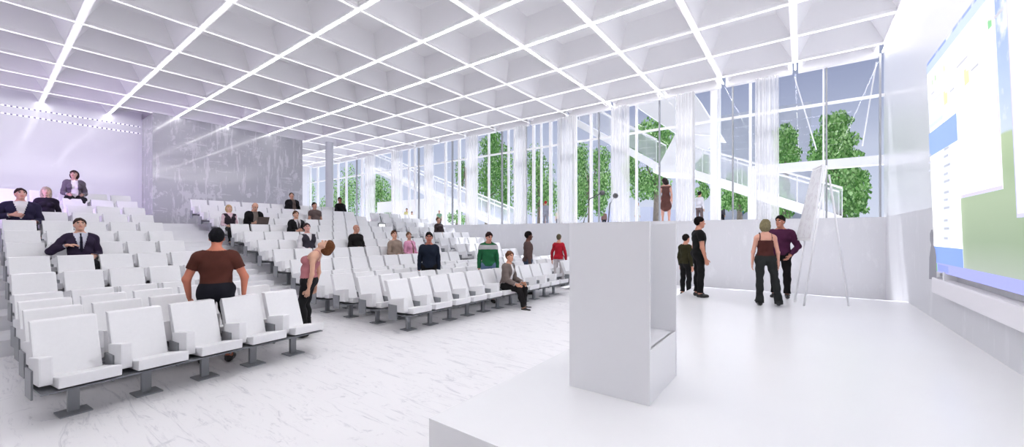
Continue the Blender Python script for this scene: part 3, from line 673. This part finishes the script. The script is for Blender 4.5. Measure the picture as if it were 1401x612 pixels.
def person(label, loc, phi, H=1.75, fem=False, pose=None, sit=False, top=None, bottom=((30,30,34),'trousers'), hair=('short',(30,24,20)), skin=(205,160,135), shoes=(25,22,22), vox=.012, build=1.0, tie=None, group=None, seat_z=.43, hands=True):
    P = dict(SIT if sit else STAND); P.update(pose or {}); s = H/1.76
    W = (.165 if fem else .181)*build; S = Sdf()
    RL = roty(math.radians(P['lean'])); waist = np.array([0, 0, .09]); RU = RL@roty(math.radians(P['ub']))
    mid = waist+RL@np.array([0, 0, .16])
    def T(x, y, z):
        q = np.array([x, y, z], float)
        return waist+RL@(q-waist) if z < .25 else mid+RU@(q-waist-np.array([0, 0, .16]))
    hb = 1.06 if fem else 1.0; b = build
    S.ell((0,0,0), (.112*b,.158*hb*b,.12), 'pelvis', .05); S.ell((-.045,.07,-.035), (.085,.085,.10), 'pelvis', .05); S.ell((-.045,-.07,-.035), (.085,.085,.10), 'pelvis', .05)
    S.ell(T(.005,0,.13), (.098*b,(.125 if fem else .145)*b,.14), 'torso', .06, RL); S.ell(T(0,0,.31), (.112*b,(.138 if fem else .165)*b,.19), 'torso', .06, RU)
    S.cone(T(-.015,-W+.035,.425), T(-.015,W-.035,.425), .06, .06, 'torso', .06)
    for q in (-1, 1):
        S.cone(T(-.015,q*.10,.445), T(-.01,q*.02,.51), .05, .045, 'torso', .05)
        if fem: S.ell(T(.085,q*.072,.295), (.058,.062,.06), 'torso', .03)
        else: S.ell(T(.05,q*.085,.34), (.06,.085,.075), 'torso', .05)
    nb = T(-.01,0,.49); RH = RU@rotz(math.radians(P['hy']))@roty(math.radians(P['hp']))@rotx(math.radians(P['hr'])); hc = T(0,0,.53)+RH@np.array([.02,0,.135])
    hs = .97 if fem else 1.0
    def HP(x, y, z): return hc+RH@(np.array([x, y, z])*hs)
    S.cone(nb, HP(-.015,0,-.06), .056 if not fem else .046, .052 if not fem else .045, 'neck', .04)
    def he(c, r, k=.03): S.ell(HP(*c), np.array(r)*hs, 'head', k, RH)
    he((-.008,0,.035), (.098,.076,.098)); he((.028,0,-.035), (.066,.058,.082)); he((.062,0,-.088), (.028,.03,.026))
    S.cone(HP(.088,0,.012), HP(.112,0,-.026), .010, .014, 'head', .015); S.cone(HP(.078,.036,.03), HP(.084,.012,.027), .014, .013, 'head', .02); S.cone(HP(.078,-.036,.03), HP(.084,-.012,.027), .014, .013, 'head', .02)
    S.cone(HP(.083,-.018,-.055), HP(.083,.018,-.055), .011, .011, 'head', .012)
    for q in (-1, 1): he((-.008,q*.077,0), (.022,.012,.032), .01)
    J = {}
    for q, sd in ((1, 'L'), (-1, 'R')):
        hip = np.array([0, q*.09, -.035]); th = unit(P['th'+sd]); kn = hip+.435*th; sh = unit(P['sh'+sd]); an = kn+.425*sh
        S.cone(hip, kn, .088*b*(1.02 if fem else 1), .056, 'thigh'+sd, .05); S.cone(kn, an, .054, .036, 'shin'+sd, .03); S.ell(kn+.13*sh+np.array([-.02,0,0]), (.05,.05,.10), 'shin'+sd, .04)
        fd = unit((P['ft'][0], q*P['ft'][1], 0)); ht = an+np.array([0,0,-.045])-fd*.035; S.cone(ht, an+np.array([0,0,-.05])+fd*.15, .036, .030, 'foot'+sd, .03); S.cone(an, ht+fd*.05, .036, .035, 'foot'+sd, .03)
        sho = T(-.01, q*(W-.005), .41); ua = unit(P['ua'+sd]); el = sho+.295*ua; fa = unit(P['fa'+sd]); wr = el+.255*fa
        S.cone(sho, el, .052*b if not fem else .043, .041*b if not fem else .034, 'uarm'+sd, .04); S.cone(el, wr, .041*b if not fem else .034, .027 if not fem else .022, 'farm'+sd, .025)
        # hand: palm plus four fingers and a thumb
        f = unit(P.get('hd'+sd, fa)); inn = np.array(P.get('pn'+sd, (0, -q, 0)), float); pn = unit(inn-f*(inn@f)); sv = np.cross(f, pn); 
        if sv@np.array(P.get('tv'+sd, (1, 0, .4))) < 0: sv = -sv
        kk = .9 if fem else 1.0
        if hands:
            for o, ln in ((-.030,.080),(-.010,.086),(.011,.088),(.031,.084)):
                S.cone(wr+f*.012+sv*o*.6*kk, wr+(f*ln+sv*o)*kk, .014*kk, .012*kk, 'hand'+sd, .012)
            cu = math.radians(P.get('cu', 22))
            for o, ln, l1 in ((-.033,.080,.055),(-.011,.088,.068),(.012,.090,.074),(.034,.084,.066)):
                a0 = wr+(f*ln+sv*o)*kk; d1 = f*math.cos(cu)+pn*math.sin(cu); d2 = f*math.cos(2.2*cu)+pn*math.sin(2.2*cu)
                a1 = a0+d1*l1*.55*kk; a2 = a1+d2*l1*.5*kk; S.cone(a0, a1, .0105*kk, .0095*kk, 'hand'+sd, .006); S.cone(a1, a2, .0095*kk, .0078*kk, 'hand'+sd, .006)
            t0 = wr+(f*.030+sv*.024)*kk; t1 = t0+(f*.030+sv*.036+pn*.012)*kk; t2 = t1+(f*.034+sv*.012+pn*.012)*kk
            S.cone(t0, t1, .0145*kk, .0115*kk, 'hand'+sd, .010); S.cone(t1, t2, .0115*kk, .009*kk, 'hand'+sd, .006)
        else:
            S.cone(wr, wr+f*.1, .026, .022, 'hand'+sd, .02)
        J[sd] = (wr, el, an, kn)
    if bottom and bottom[1] in ('dress', 'skirt'):
        S.cone((0,0,.02), (.0,.0,-.32), .13, .19, 'skirt', .05)
    V, Fq = S.mesh(vox/s); tg, tt = S.classify(V); Nn = vnormals(V, Fq)
    # torso-local coordinates for hems and openings
    VT = np.where((V[:, 2] > mid[2]-.3)[:, None], (V-mid)@RU+waist+np.array([0, 0, .16]), V)
    VHd = ((V-hc)@RH)/hs
    base = np.array([t.rstrip('LR') for t in tg]); side = np.array([t[-1] if t[-1] in 'LR' else '' for t in tg])
    sk = skin_mat(skin); lip = mat('lips_%d' % skin[0], tuple(x*y for x, y in zip(srgb(*skin), (.75, .48, .48))), .5); brow = mat('brow_%d' % hair[1][0], srgb(*[int(c*.8) for c in hair[1]]), .8)
    ish = base == 'head'; lips = ish & (VHd[:, 0] > .07) & (np.abs(VHd[:, 2]+.055) < .009) & (np.abs(VHd[:, 1]) < .026)
    brw = ish & (VHd[:, 0] > .06) & (np.abs(VHd[:, 2]-.034) < .007) & (np.abs(VHd[:, 1]) < .05) & (np.abs(VHd[:, 1]) > .012)
    vm = np.where(lips, 1, np.where(brw, 2, 0)); mi = np.sort(vm[Fq], 1)[:, 2]
    # ground the figure
    if sit: dz = seat_z+.115-.0
    else: dz = -(V[:, 2].min())*s+.006
    root = np.array([0, 0, dz])
    def fin(X): return X*s+root
    me = np_mesh('person', fin(V), Fq, [sk, lip, brow], mi); o = bpy.data.objects.new('person', me); COL.objects.link(o)
    o.location = loc; o.rotation_euler = (0, 0, math.pi/2+TH-math.radians(phi)); tag(o, label, 'person', group)
    def garment(name, mask, offs, m):
        fm = mask[Fq].all(1)
        if not fm.any(): return None
        f = Fq[fm]; u, inv = np.unique(f, return_inverse=True); inv = inv.reshape(f.shape)
        of = offs if np.ndim(offs) else np.full(len(V), offs)
        wob = .0035*(np.sin(V[:, 2]*38+V[:, 1]*25)+np.sin(V[:, 0]*44-V[:, 2]*23+1.3))
        X = V+Nn*(of+wob)[:, None]
        g = bpy.data.objects.new(name, np_mesh(name, fin(X[u]), inv, [m])); COL.objects.link(g); g.parent = o; return g
    tz = VT[:, 2]; leg = np.isin(base, ['thigh', 'shin'])
    if bottom:
        m = cloth_mat(bottom[0]); kind = bottom[1]
        low = (base == 'pelvis') & (V[:, 2] < .075) | (base == 'torso') & (V[:, 2] < .05)
        if kind == 'trousers': mask = low | leg & ~((base == 'shin') & (tt > .97)); of = np.where(base == 'shin', .012+.012*tt, .011)
        elif kind == 'flared': mask = low | leg | (base == 'foot') & (V[:, 2] > V[:, 2].min()+.05); of = np.where(base == 'shin', .010+.036*np.maximum(tt-.25, 0), np.where(base == 'foot', .036, .008))
        elif kind == 'shorts': mask = low | (base == 'thigh'); of = .018
        elif kind == 'dress': mask = low | np.isin(base, ['skirt', 'torso', 'pelvis']) & (tz < .44); of = .012
        else: mask = low | (base == 'skirt'); of = .012
        garment(kind if kind in ('dress', 'skirt', 'shorts') else 'trousers', mask, of, m)
    body = np.isin(base, ['torso', 'pelvis'])
    for g in (top or []):
        col, kind = g[0], g[1]; m = cloth_mat(col); hem = g[2] if len(g) > 2 else -.05
        of = {'jacket': .026, 'vest': .024}.get(kind, .016)
        tor = body & (V[:, 2] > hem) & ~((base == 'torso') & (tz > .50))
        neck = (base == 'neck') & (tz < .51)
        if kind == 'tee': mask = tor | (base == 'neck') & (tz < .50) | (base == 'uarm') & (tt < .55)
        elif kind in ('long', 'shirt'): mask = tor | neck | (base == 'uarm') | (base == 'farm') & (tt < .93)
        elif kind == 'jacket': mask = (tor | neck | (base == 'uarm') | (base == 'farm') & (tt < .90)) & ~((VT[:, 0] > .0) & (np.abs(VT[:, 1]) < np.clip((tz-.12)*.26, 0, .085)) & (base != 'uarm'))
        elif kind == 'open_jacket': mask = (tor | neck | (base == 'uarm') | (base == 'farm') & (tt < .90)) & ~((VT[:, 0] > .0) & (np.abs(VT[:, 1]) < .055)); of = .028
        elif kind == 'vest': mask = body & (V[:, 2] > hem) & (tz < .47) & ~((VT[:, 0] > 0) & (np.abs(VT[:, 1]) < np.clip((tz-.28)*.35, 0, .07)))
        elif kind == 'cami': mask = tor & (tz < .37+np.where(VT[:, 0] > 0, -.02, 0)) | body & (V[:, 2] > hem) & (np.abs(np.abs(VT[:, 1])-.10) < .012)
        elif kind == 'yoke': mask = (tor | (base == 'uarm') & (tt < .22)) & (tz > .36) | neck; of = .021
        elif kind == 'collar': mask = neck | (base == 'torso') & (tz > .46); of = .023
        nm = {'tee': 't_shirt', 'long': 'sweater', 'cami': 'camisole', 'open_jacket': 'jacket'}.get(kind, kind)
        garment(nm, mask, of, m)
    if tie:
        q = (body) & (VT[:, 0] > .03) & (np.abs(VT[:, 1]) < .028-.02*np.clip((tz-.35)*6, 0, .8)) & (tz > .02) & (tz < .49); garment('tie', q, .024, cloth_mat(tie))
    if shoes:
        for sd in 'LR':
            garment('shoe', (base == 'foot') & (side == sd) & (V[:, 2] < J[sd][2][2]+.015), .007, mat('shoe_%d' % shoes[0], srgb(*shoes), .4))
    # eyes
    for q in (-1, 1):
        bm = bmesh.new(); c = fin(HP(.079, q*.034, .008)); bmesh.ops.create_uvsphere(bm, u_segments=12, v_segments=8, radius=.0125*s, matrix=Matrix.Translation(c))
        fw = RH@np.array([1., 0, 0]); fv = Vector(fw)
        for f in bm.faces:
            if (f.calc_center_median()-Vector(c)).normalized().dot(fv) > .86: f.material_index = 1
        obj('eye', bm, [mat('eye_white', (.75, .73, .70), .3), mat('iris', (.03, .02, .015), .3)], o, True)
    # hair
    st_, hcol = hair; hm = mat('hair_%d_%d_%d' % tuple(hcol), srgb(*hcol), .75, spec=.12, noise=(60, .9, tuple(x*.45 for x in srgb(*hcol))), bump=.4)
    Hs = Sdf(); cut = None
    if st_ in ('short', 'full'):
        t_ = .012 if st_ == 'short' else .02
        Hs.ell((-.014,0,.037), (.099+t_,.077+t_,.100+t_), 'h'); cut = lambda Q: -(Q[..., 2]-np.where(Q[..., 0] > 0, .72, 1.45)*Q[..., 0]-.006-.010*np.cos(Q[..., 1]*75)*(Q[..., 0] > .02)-.006*np.sin(Q[..., 1]*210))/1.4
    elif st_ == 'bald':
        Hs.ell((-.012,0,.03), (.105,.085,.098), 'h'); cut = lambda Q: np.maximum(Q[..., 2]-.045, -(Q[..., 2]-.9*Q[..., 0]-.035)/1.3)
    elif st_ == 'bob':
        Hs.ell((-.012,0,.036), (.118,.096,.118), 'h'); Hs.ell((-.03,0,-.04), (.095,.098,.10), 'h', .05); cut = lambda Q: np.minimum(np.maximum(.055-Q[..., 2], -1), Q[..., 0]-.022+.15*np.abs(Q[..., 1]))
    elif st_ == 'long':
        Hs.ell((-.012,0,.036), (.118,.098,.118), 'h'); Hs.ell((-.05,0,-.08), (.085,.105,.15), 'h', .06); cut = lambda Q: np.minimum(.055-Q[..., 2], Q[..., 0]-.015)
    elif st_ == 'bun':
        Hs.ell((-.010,0,.04), (.114,.092,.112), 'h'); Hs.ell((-.10,0,.0), (.072,.082,.082), 'h', .04); Hs.ell((-.06,0,-.05), (.055,.07,.05), 'h', .04); cut = lambda Q: -(Q[..., 2]-.70*Q[..., 0]-.01)/1.2
    if st_ != 'none':
        if st_ == 'bun': cut = lambda Q: np.minimum(-(Q[..., 2]-.72*Q[..., 0]-.012)/1.2, Q[..., 0]+.03)
        hv, hf = Hs.mesh(max(.007, vox*.75), cut)
        hv = hv*(1+.022*np.sin(hv[:, 1:2]*90+hv[:, 0:1]*40)+.012*np.sin(hv[:, 2:3]*70+hv[:, 1:2]*50))
        g = bpy.data.objects.new('hair', np_mesh('hair', fin(hc+(hv*hs)@RH.T), hf, [hm])); COL.objects.link(g); g.parent = o
    return o
def seat_at(block, r, c, dy=0, du=0):
    x, y, z = chair_loc(block, r, c); return (x+.455+du, y+.30+dy, z)
def stand_px(px, X, z=0):
    d = ray(px, 300); k = X/d.x; return (X, d.y*k, z)
TOWARD = 90-math.degrees(TH)+90   # facing angle of a seat: towards +X
SEATPHI = math.degrees(math.pi/2+TH)
BLACK = (24, 23, 26); NAVY = (24, 28, 46)
# --- seated audience
G1 = 'people seated in the audience'
person('man in a navy suit with white cuffs, hand on his chest, seated far left', seat_at('left', 10, 0), SEATPHI, 1.86, sit=True, top=[((235,230,235),'shirt'), ((44,38,66),'jacket')], hair=('short',(58,42,44)), skin=(214,160,150), build=1.12, pose=dict(uaR=(.25,-.5,-.8), faR=(.45,.85,.22), hdR=(.2,.95,.0), pnR=(-1,.2,0), tvR=(0,0,1), hy=10), group=G1, shoes=None)
person('blonde woman in a black top seated beside the navy suit man', seat_at('left', 11, 1, -.1), SEATPHI, 1.66, True, sit=True, top=[((40,32,50),'long')], hair=('long',(196,178,164)), skin=(220,178,165), group=G1, shoes=None)
person('dark haired woman in an open grey jacket seated in the back row', seat_at('left', 13, 2, 0, .05), SEATPHI, 1.72, True, sit=True, seat_z=.60, top=[((235,230,235),'shirt'), ((104,96,108),'open_jacket')], hair=('bob',(52,34,36)), skin=(205,160,150), pose=dict(hy=-25, hp=-8, lean=-4), group=G1, shoes=None)
person('man in a dark suit and tie gesturing with one raised hand, left seating block', seat_at('left', 7, 1, .08), SEATPHI, 1.80, sit=True, top=[((205,205,220),'shirt'), ((46,36,58),'jacket')], tie=(28,24,44), hair=('short',(62,48,44)), skin=(212,164,144), pose=dict(uaR=(.1,-.62,-.75), faR=(.55,.72,.42), hdR=(.25,.95,.10), pnR=(-.2,0,-1), tvR=(1,0,.3)), group=G1, shoes=None, vox=.010)
person('small blond child in a dark vest over a pink shirt seated by the aisle', seat_at('middle', 10, 0, -.12), SEATPHI, 1.56, True, sit=True, top=[((214,186,196),'shirt'), ((48,40,48),'vest')], hair=('bob',(206,172,128)), skin=(216,172,150), group=G1)
p_lap = seat_at('middle', 10, 1, .02)
person('bald man in a black jacket bent over a laptop', p_lap, SEATPHI, 1.82, sit=True, top=[((120,110,104),'shirt'), (BLACK,'open_jacket')], hair=('bald',(70,50,40)), skin=(210,160,138), pose=dict(lean=-2, hp=28, faL=(.85,-.45,.05), faR=(.85,.45,.05)), group=G1)
person('bearded man in a black jacket sitting high in the back row near the column', seat_at('middle', 13, 6, -.12), SEATPHI, 1.84, sit=True, top=[((96,84,80),'shirt'), (BLACK,'open_jacket')], hair=('short',(70,54,46)), skin=(188,140,118), pose=dict(hp=-8, hy=-15), group=G1)
person('man in a grey brown t-shirt seated in front of the column', seat_at('middle', 11, 6, -.13), SEATPHI, 1.76, sit=True, top=[((98,84,82),'tee')], hair=('short',(40,30,28)), skin=(190,140,120), group=G1)
person('man in a black sweater seated right of the round column', seat_at('middle', 13, 10, -.10), SEATPHI, 1.76, sit=True, top=[((22,21,24),'long')], hair=('short',(38,28,24)), skin=(150,100,80), pose=dict(hy=-20), group=G1)
person('man in a black suit and shirt with clasped hands, middle seating block', seat_at('middle', 9, 3, -.12), SEATPHI, 1.76, sit=True, top=[((200,196,200),'shirt'), (BLACK,'jacket')], tie=(70,62,70), hair=('short',(84,58,44)), skin=(206,158,136), pose=dict(faL=(.8,-.6,.1), faR=(.8,.6,.1)), group=G1)
person('young man in a dark grey vest over a white shirt, middle seating block', seat_at('middle', 7, 2, -.15), SEATPHI, 1.80, sit=True, top=[((226,222,226),'shirt'), ((56,52,62),'vest')], hair=('short',(58,44,44)), skin=(212,160,150), pose=dict(hy=-10), group=G1)
person('bald man in a black shirt seated in the middle block, looking to one side', seat_at('middle', 7, 5, -.2), SEATPHI, 1.76, sit=True, top=[((30,27,28),'shirt')], hair=('none',(40,30,26)), skin=(186,136,116), pose=dict(hy=25, hp=8), group=G1)
person('man in a tan jacket seated beside the woman in pink', seat_at('middle', 6, 6, .06), SEATPHI, 1.86, sit=True, top=[((146,128,116),'shirt')], hair=('short',(98,66,50)), skin=(206,156,134), pose=dict(hy=-12), group=G1)
person('woman in a pink shirt seated beside the man in tan', seat_at('middle', 6, 7, .12), SEATPHI, 1.76, True, sit=True, top=[((222,158,188),'shirt')], tie=(110,80,60), hair=('short',(112,82,60)), skin=(208,160,140), pose=dict(hy=-18), group=G1)
person('man in a dark brown shirt seated alone in the right seating block', seat_at('right', 9, 2, .02), SEATPHI, 1.76, sit=True, top=[((54,44,46),'shirt')], hair=('short',(110,80,60)), skin=(196,148,126), group=G1)
person('man in a taupe jacket sitting on the edge of a front row chair', (-5.66, 7.46, 0), SEATPHI-10, 1.72, sit=True, top=[((232,228,230),'shirt'), ((112,100,96),'open_jacket')], bottom=((24,22,24),'trousers'), hair=('full',(104,66,46)), skin=(204,150,124), pose=dict(lean=10, hy=-25, hp=-14, thL=(1,.12,-.16), thR=(1,-.16,-.16), shL=(-.05,0,-1), shR=(.28,0,-1), uaL=(.25,.12,-1), uaR=(.25,-.12,-1), faL=(.9,-.15,-.4), faR=(.9,.15,-.4)), vox=.009)
# --- standing in the hall
person('man in a dark red brown t-shirt standing between the front rows, seen from behind', stand_px(296, -6.36), -30, 1.79, top=[((82,44,36),'tee')], bottom=((22,23,32),'shorts'), hair=('short',(22,22,28)), skin=(196,122,98), build=1.11, vox=.008, pose=dict(uaL=(.05,.42,-1), faL=(.30,-.06,-1), uaR=(.05,-.42,-1), faR=(.30,.06,-1), cu=40, hp=12, thL=(.02,.12,-1), thR=(.02,-.12,-1)), shoes=(40,36,36))
person('woman in a pink camisole and black trousers leaning back in the aisle', stand_px(422, -6.74), -104, 1.74, True, top=[((178,116,122),'cami',.02)], bottom=((26,26,28),'flared'), hair=('bun',(112,70,44)), skin=(214,168,144), vox=.008, pose=dict(lean=-10, ub=-16, hp=-46, thL=(.20,.04,-1), thR=(.16,-.05,-1), shL=(-.10,0,-1), shR=(-.06,0,-1), uaL=(.02,.12,-1), faL=(.22,0,-1), uaR=(-.05,-.14,-1), faR=(.22,0,-1)))
person('man in a navy shirt and black trousers standing behind the second row', stand_px(587, -7.2), 168, 1.75, top=[((22,30,46),'long')], bottom=((22,20,20),'trousers'), hair=('short',(22,18,18)), skin=(176,112,94), vox=.010)
person('man in a green sweater with grey shoulders and blue jeans', stand_px(668, -6.33), 172, 1.76, top=[((34,98,62),'long'), ((166,164,168),'yoke'), ((34,92,58),'collar')], bottom=((104,124,158),'trousers'), hair=('short',(48,28,26)), skin=(202,146,128), vox=.009, pose=dict(hy=20, hp=12))
person('dark skinned man in a brown sweater and jeans standing sideways behind the front row', stand_px(722.5, -6.36), 80, 1.78, top=[((84,66,64),'long')], bottom=((72,84,104),'trousers'), hair=('short',(24,18,16)), skin=(92,56,46), vox=.010)
person('person in a red sweater and pale trousers seen from behind by the right front chairs', stand_px(764.5, -6.55), 25, 1.70, True, top=[((168,28,44),'long',-.06)], bottom=((196,190,192),'trousers'), hair=('short',(100,92,72)), skin=(204,150,128), vox=.012, pose=dict(uaL=(-.02,.3,-1), uaR=(-.02,-.3,-1)))
# --- on and beside the stage
person('person in an olive jacket partly hidden behind the man in black', (-2.62, 11.75, 0), 70, 1.70, top=[((46,44,24),'long')], bottom=((20,19,20),'trousers'), hair=('short',(28,20,18)), skin=(196,140,118), vox=.009, pose=dict(faL=(.2,.05,-1)))
person('man in a black t-shirt and black trousers standing sideways on the stage', tuple(at_z(956, 406.5, .33)), 98, 1.76, top=[((17,16,18),'tee')], bottom=((19,19,21),'trousers'), hair=('short',(20,16,16)), skin=(196,138,116), vox=.008, build=1.08, pose=dict(uaR=(.02,-.2,-1), faR=(.28,-.02,-1)))
person('woman in a dark red camisole and black jeans seen from behind on the stage', tuple(at_z(1047, 418.5, .33)), 26, 1.66, True, top=[((72,36,32),'cami',.045)], bottom=((40,42,42),'flared'), hair=('bob',(140,130,98)), skin=(214,160,140), vox=.008, pose=dict(ub=0, hy=-25, uaL=(-.02,.20,-1), uaR=(-.02,-.20,-1), thL=(.0,.02,-1), shL=(0,.0,-1), thR=(.06,-.22,-1), shR=(-.02,-.12,-1)))
person('man in a dark purple shirt and black trousers talking on the stage', tuple(at_z(1068, 408, .33)), 222, 1.78, top=[((70,28,58),'shirt')], bottom=((20,18,19),'trousers'), hair=('short',(24,18,18)), skin=(186,126,104), vox=.008, build=1.10, pose=dict(hy=-20, uaL=(-.02,.40,-1), faL=(.45,-.5,-.8), uaR=(-.05,-.25,-1), faR=(.2,0,-1)))
# --- outside on the terrace
G2 = 'people outside on the terrace'
def outside(label, px, Y, phi, H, **k):
    p = at_y(px, 300, Y); k.setdefault('vox', .018); k.setdefault('hands', False)
    return person(label, (p.x, Y, 2.12), phi, H, group=G2, **k)
outside('woman in a short brown dress walking outside behind the lectern', 911, 15.3, 25, 1.72, fem=True, top=[], bottom=((92,54,46),'dress'), hair=('long',(44,28,28)), skin=(214,160,140), vox=.011, hands=True, shoes=None, pose=dict(hy=40, hp=25, uaL=(.1,.18,-1)))
outside('person in a white shirt and grey trousers outside right of the dress woman', 957, 21.5, 60, 1.72, top=[((222,218,224),'shirt')], bottom=((108,92,92),'trousers'), hair=('short',(34,26,26)), pose=dict(uaL=(.5,.2,-.7), faL=(.5,-.3,.8)))
outside('person in a dark jacket outside below the right stairs', 987.5, 30, 70, 1.74, top=[((80,78,86),'long')], hair=('short',(30,24,24)))
outside('person in a blue shirt outside beside the portal frame', 1014.5, 29, -60, 1.76, top=[((92,146,206),'long')], bottom=((60,78,120),'trousers'), hair=('short',(40,30,28)))
outside('person in white outside left of the brown dress woman', 872, 27, 150, 1.76, top=[((236,236,238),'shirt')], bottom=((228,228,232),'trousers'), hair=('short',(150,110,90)))
outside('person in a brown top outside seen between the microphones', 826.5, 34, 10, 1.72, top=[((140,108,104),'long')], hair=('short',(52,38,36)))
outside('person with a red head cover and grey coat outside near the lectern left edge', 746.5, 22, 30, 1.74, top=[((150,150,162),'long')], bottom=((140,140,150),'trousers'), hair=('short',(190,40,44)))
outside('person in orange outside at left of the grey coated person', 743, 23, 0, 1.70, fem=True, top=[((224,160,120),'long')], bottom=((224,170,140),'trousers'), hair=('long',(200,140,110)))
outside('pale person outside right of the grey coated person', 763.5, 30, 0, 1.72, top=[((226,206,196),'long')], bottom=((120,116,124),'trousers'), hair=('short',(190,160,140)))
outside('woman in a pale yellow top outside by the pavilion', 556.5, 22, 170, 1.80, fem=True, top=[((222,214,150),'tee')], bottom=((200,196,150),'trousers'), hair=('short',(50,56,60)))
outside('smaller person in olive yellow outside by the pavilion', 563.5, 23.2, 150, 1.60, top=[((196,188,116),'tee')], bottom=((150,150,110),'trousers'), hair=('short',(60,60,60)))
outside('person in dark green standing at the pavilion opening', 520.5, 25, 90, 1.74, top=[((40,66,62),'long')], hair=('short',(26,24,24)))
outside('person in a green top outside above the man in dark brown', 601, 24, 180, 1.64, top=[((130,166,142),'tee')], hair=('short',(200,150,140)))
outside('person in orange red outside near the low shrub', 621.5, 30, 180, 1.55, top=[((222,160,146),'long')], hair=('short',(200,130,110)))
outside('person in red outside at the left edge of the right seating block', 509.5, 27, 180, 1.70, top=[((206,96,84),'long')], hair=('short',(180,90,80)))
# laptop on the bald man's lap
lt = empty('laptop', (p_lap[0]+.40, p_lap[1]+.02, p_lap[2]+.66), 'dark laptop held open on the lap of the bald man', 'laptop', rz=.1)
obj('keyboard_base', B(-.12, .12, -.17, .17, -.012, .006), M_dark, lt)
bm = bmesh.new(); hexa(bm, [(.12,-.17,.006),(.132,-.17,.006),(.132,.17,.006),(.12,.17,.006),(.20,-.17,.22),(.212,-.17,.22),(.212,.17,.22),(.20,.17,.22)]); obj('lid', bm, mat('laptop_lid', srgb(86, 74, 70), .4), lt)

# ------------------------------------------------------------------ light and sky
w = bpy.data.worlds.new('world'); sc.world = w; w.use_nodes = True; N = w.node_tree.nodes; Lk = w.node_tree.links
bg = N['Background']; tc = N.new('ShaderNodeTexCoord'); sx = N.new('ShaderNodeSeparateXYZ'); Lk.new(tc.outputs['Generated'], sx.inputs[0])
cr = ramp(N, Lk, math_n(N, Lk, 'MULTIPLY_ADD', sx.outputs['Z'], .5, .5), [(0, (.80, .80, .82)), (.5, srgb(214, 219, 234)), (.56, srgb(196, 203, 222)), (.66, srgb(148, 156, 184)), (.8, srgb(128, 138, 170)), (1, srgb(122, 134, 168))])
nz = N.new('ShaderNodeTexNoise'); nz.inputs['Scale'].default_value = 2.5; nz.inputs['Detail'].default_value = 5
mp = N.new('ShaderNodeMapping'); mp.inputs['Scale'].default_value = (1, 1, 4); Lk.new(tc.outputs['Generated'], mp.inputs[0]); Lk.new(mp.outputs[0], nz.inputs['Vector'])
mr = N.new('ShaderNodeMapRange'); mr.inputs[1].default_value = .5; mr.inputs[2].default_value = .8; mr.inputs[4].default_value = .3; Lk.new(nz.outputs['Fac'], mr.inputs[0])
mx = N.new('ShaderNodeMix'); mx.data_type = 'RGBA'; mx.inputs[7].default_value = (.75, .77, .84, 1); Lk.new(mr.outputs[0], mx.inputs[0]); Lk.new(cr, mx.inputs[6])
# sky away from the windows is toned dim grey to set the interior fill
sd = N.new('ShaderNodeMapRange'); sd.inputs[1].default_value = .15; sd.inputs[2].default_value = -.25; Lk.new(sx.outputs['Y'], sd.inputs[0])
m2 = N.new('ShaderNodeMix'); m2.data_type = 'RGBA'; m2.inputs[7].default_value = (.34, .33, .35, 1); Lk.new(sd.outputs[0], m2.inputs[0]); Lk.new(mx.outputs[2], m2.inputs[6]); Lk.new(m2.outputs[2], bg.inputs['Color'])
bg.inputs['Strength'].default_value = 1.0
sun = bpy.data.lights.new('sun', 'SUN'); sun.energy = 6.5; sun.angle = .01; so = bpy.data.objects.new('sun', sun); COL.objects.link(so)
so.rotation_euler = Vector((.10, -.42, -.90)).to_track_quat('-Z', 'Y').to_euler()
pl_ = bpy.data.lights.new('purple_wash', 'SPOT'); pl_.energy = 900; pl_.color = (.66, .42, 1.0); pl_.spot_size = math.radians(95); pl_.spot_blend = 1.0; pl_.shadow_soft_size = .5  # unseen spot added to give the rear left its purple glare tint
po = bpy.data.objects.new('purple_wash', pl_); COL.objects.link(po)
po.location = (-14.0, -2.6, 3.6); po.rotation_euler = (Vector((-17.5, .9, 2.4))-Vector(po.location)).to_track_quat('-Z', 'Y').to_euler()
sc.view_settings.view_transform = 'Standard'; sc.view_settings.look = 'None'; sc.view_settings.exposure = .17
sc.cycles.max_bounces = 8; sc.cycles.diffuse_bounces = 5; sc.cycles.transparent_max_bounces = 16
sc.cycles.caustics_reflective = False; sc.cycles.caustics_refractive = False
try: sc.cycles.use_denoising = True
except Exception: pass
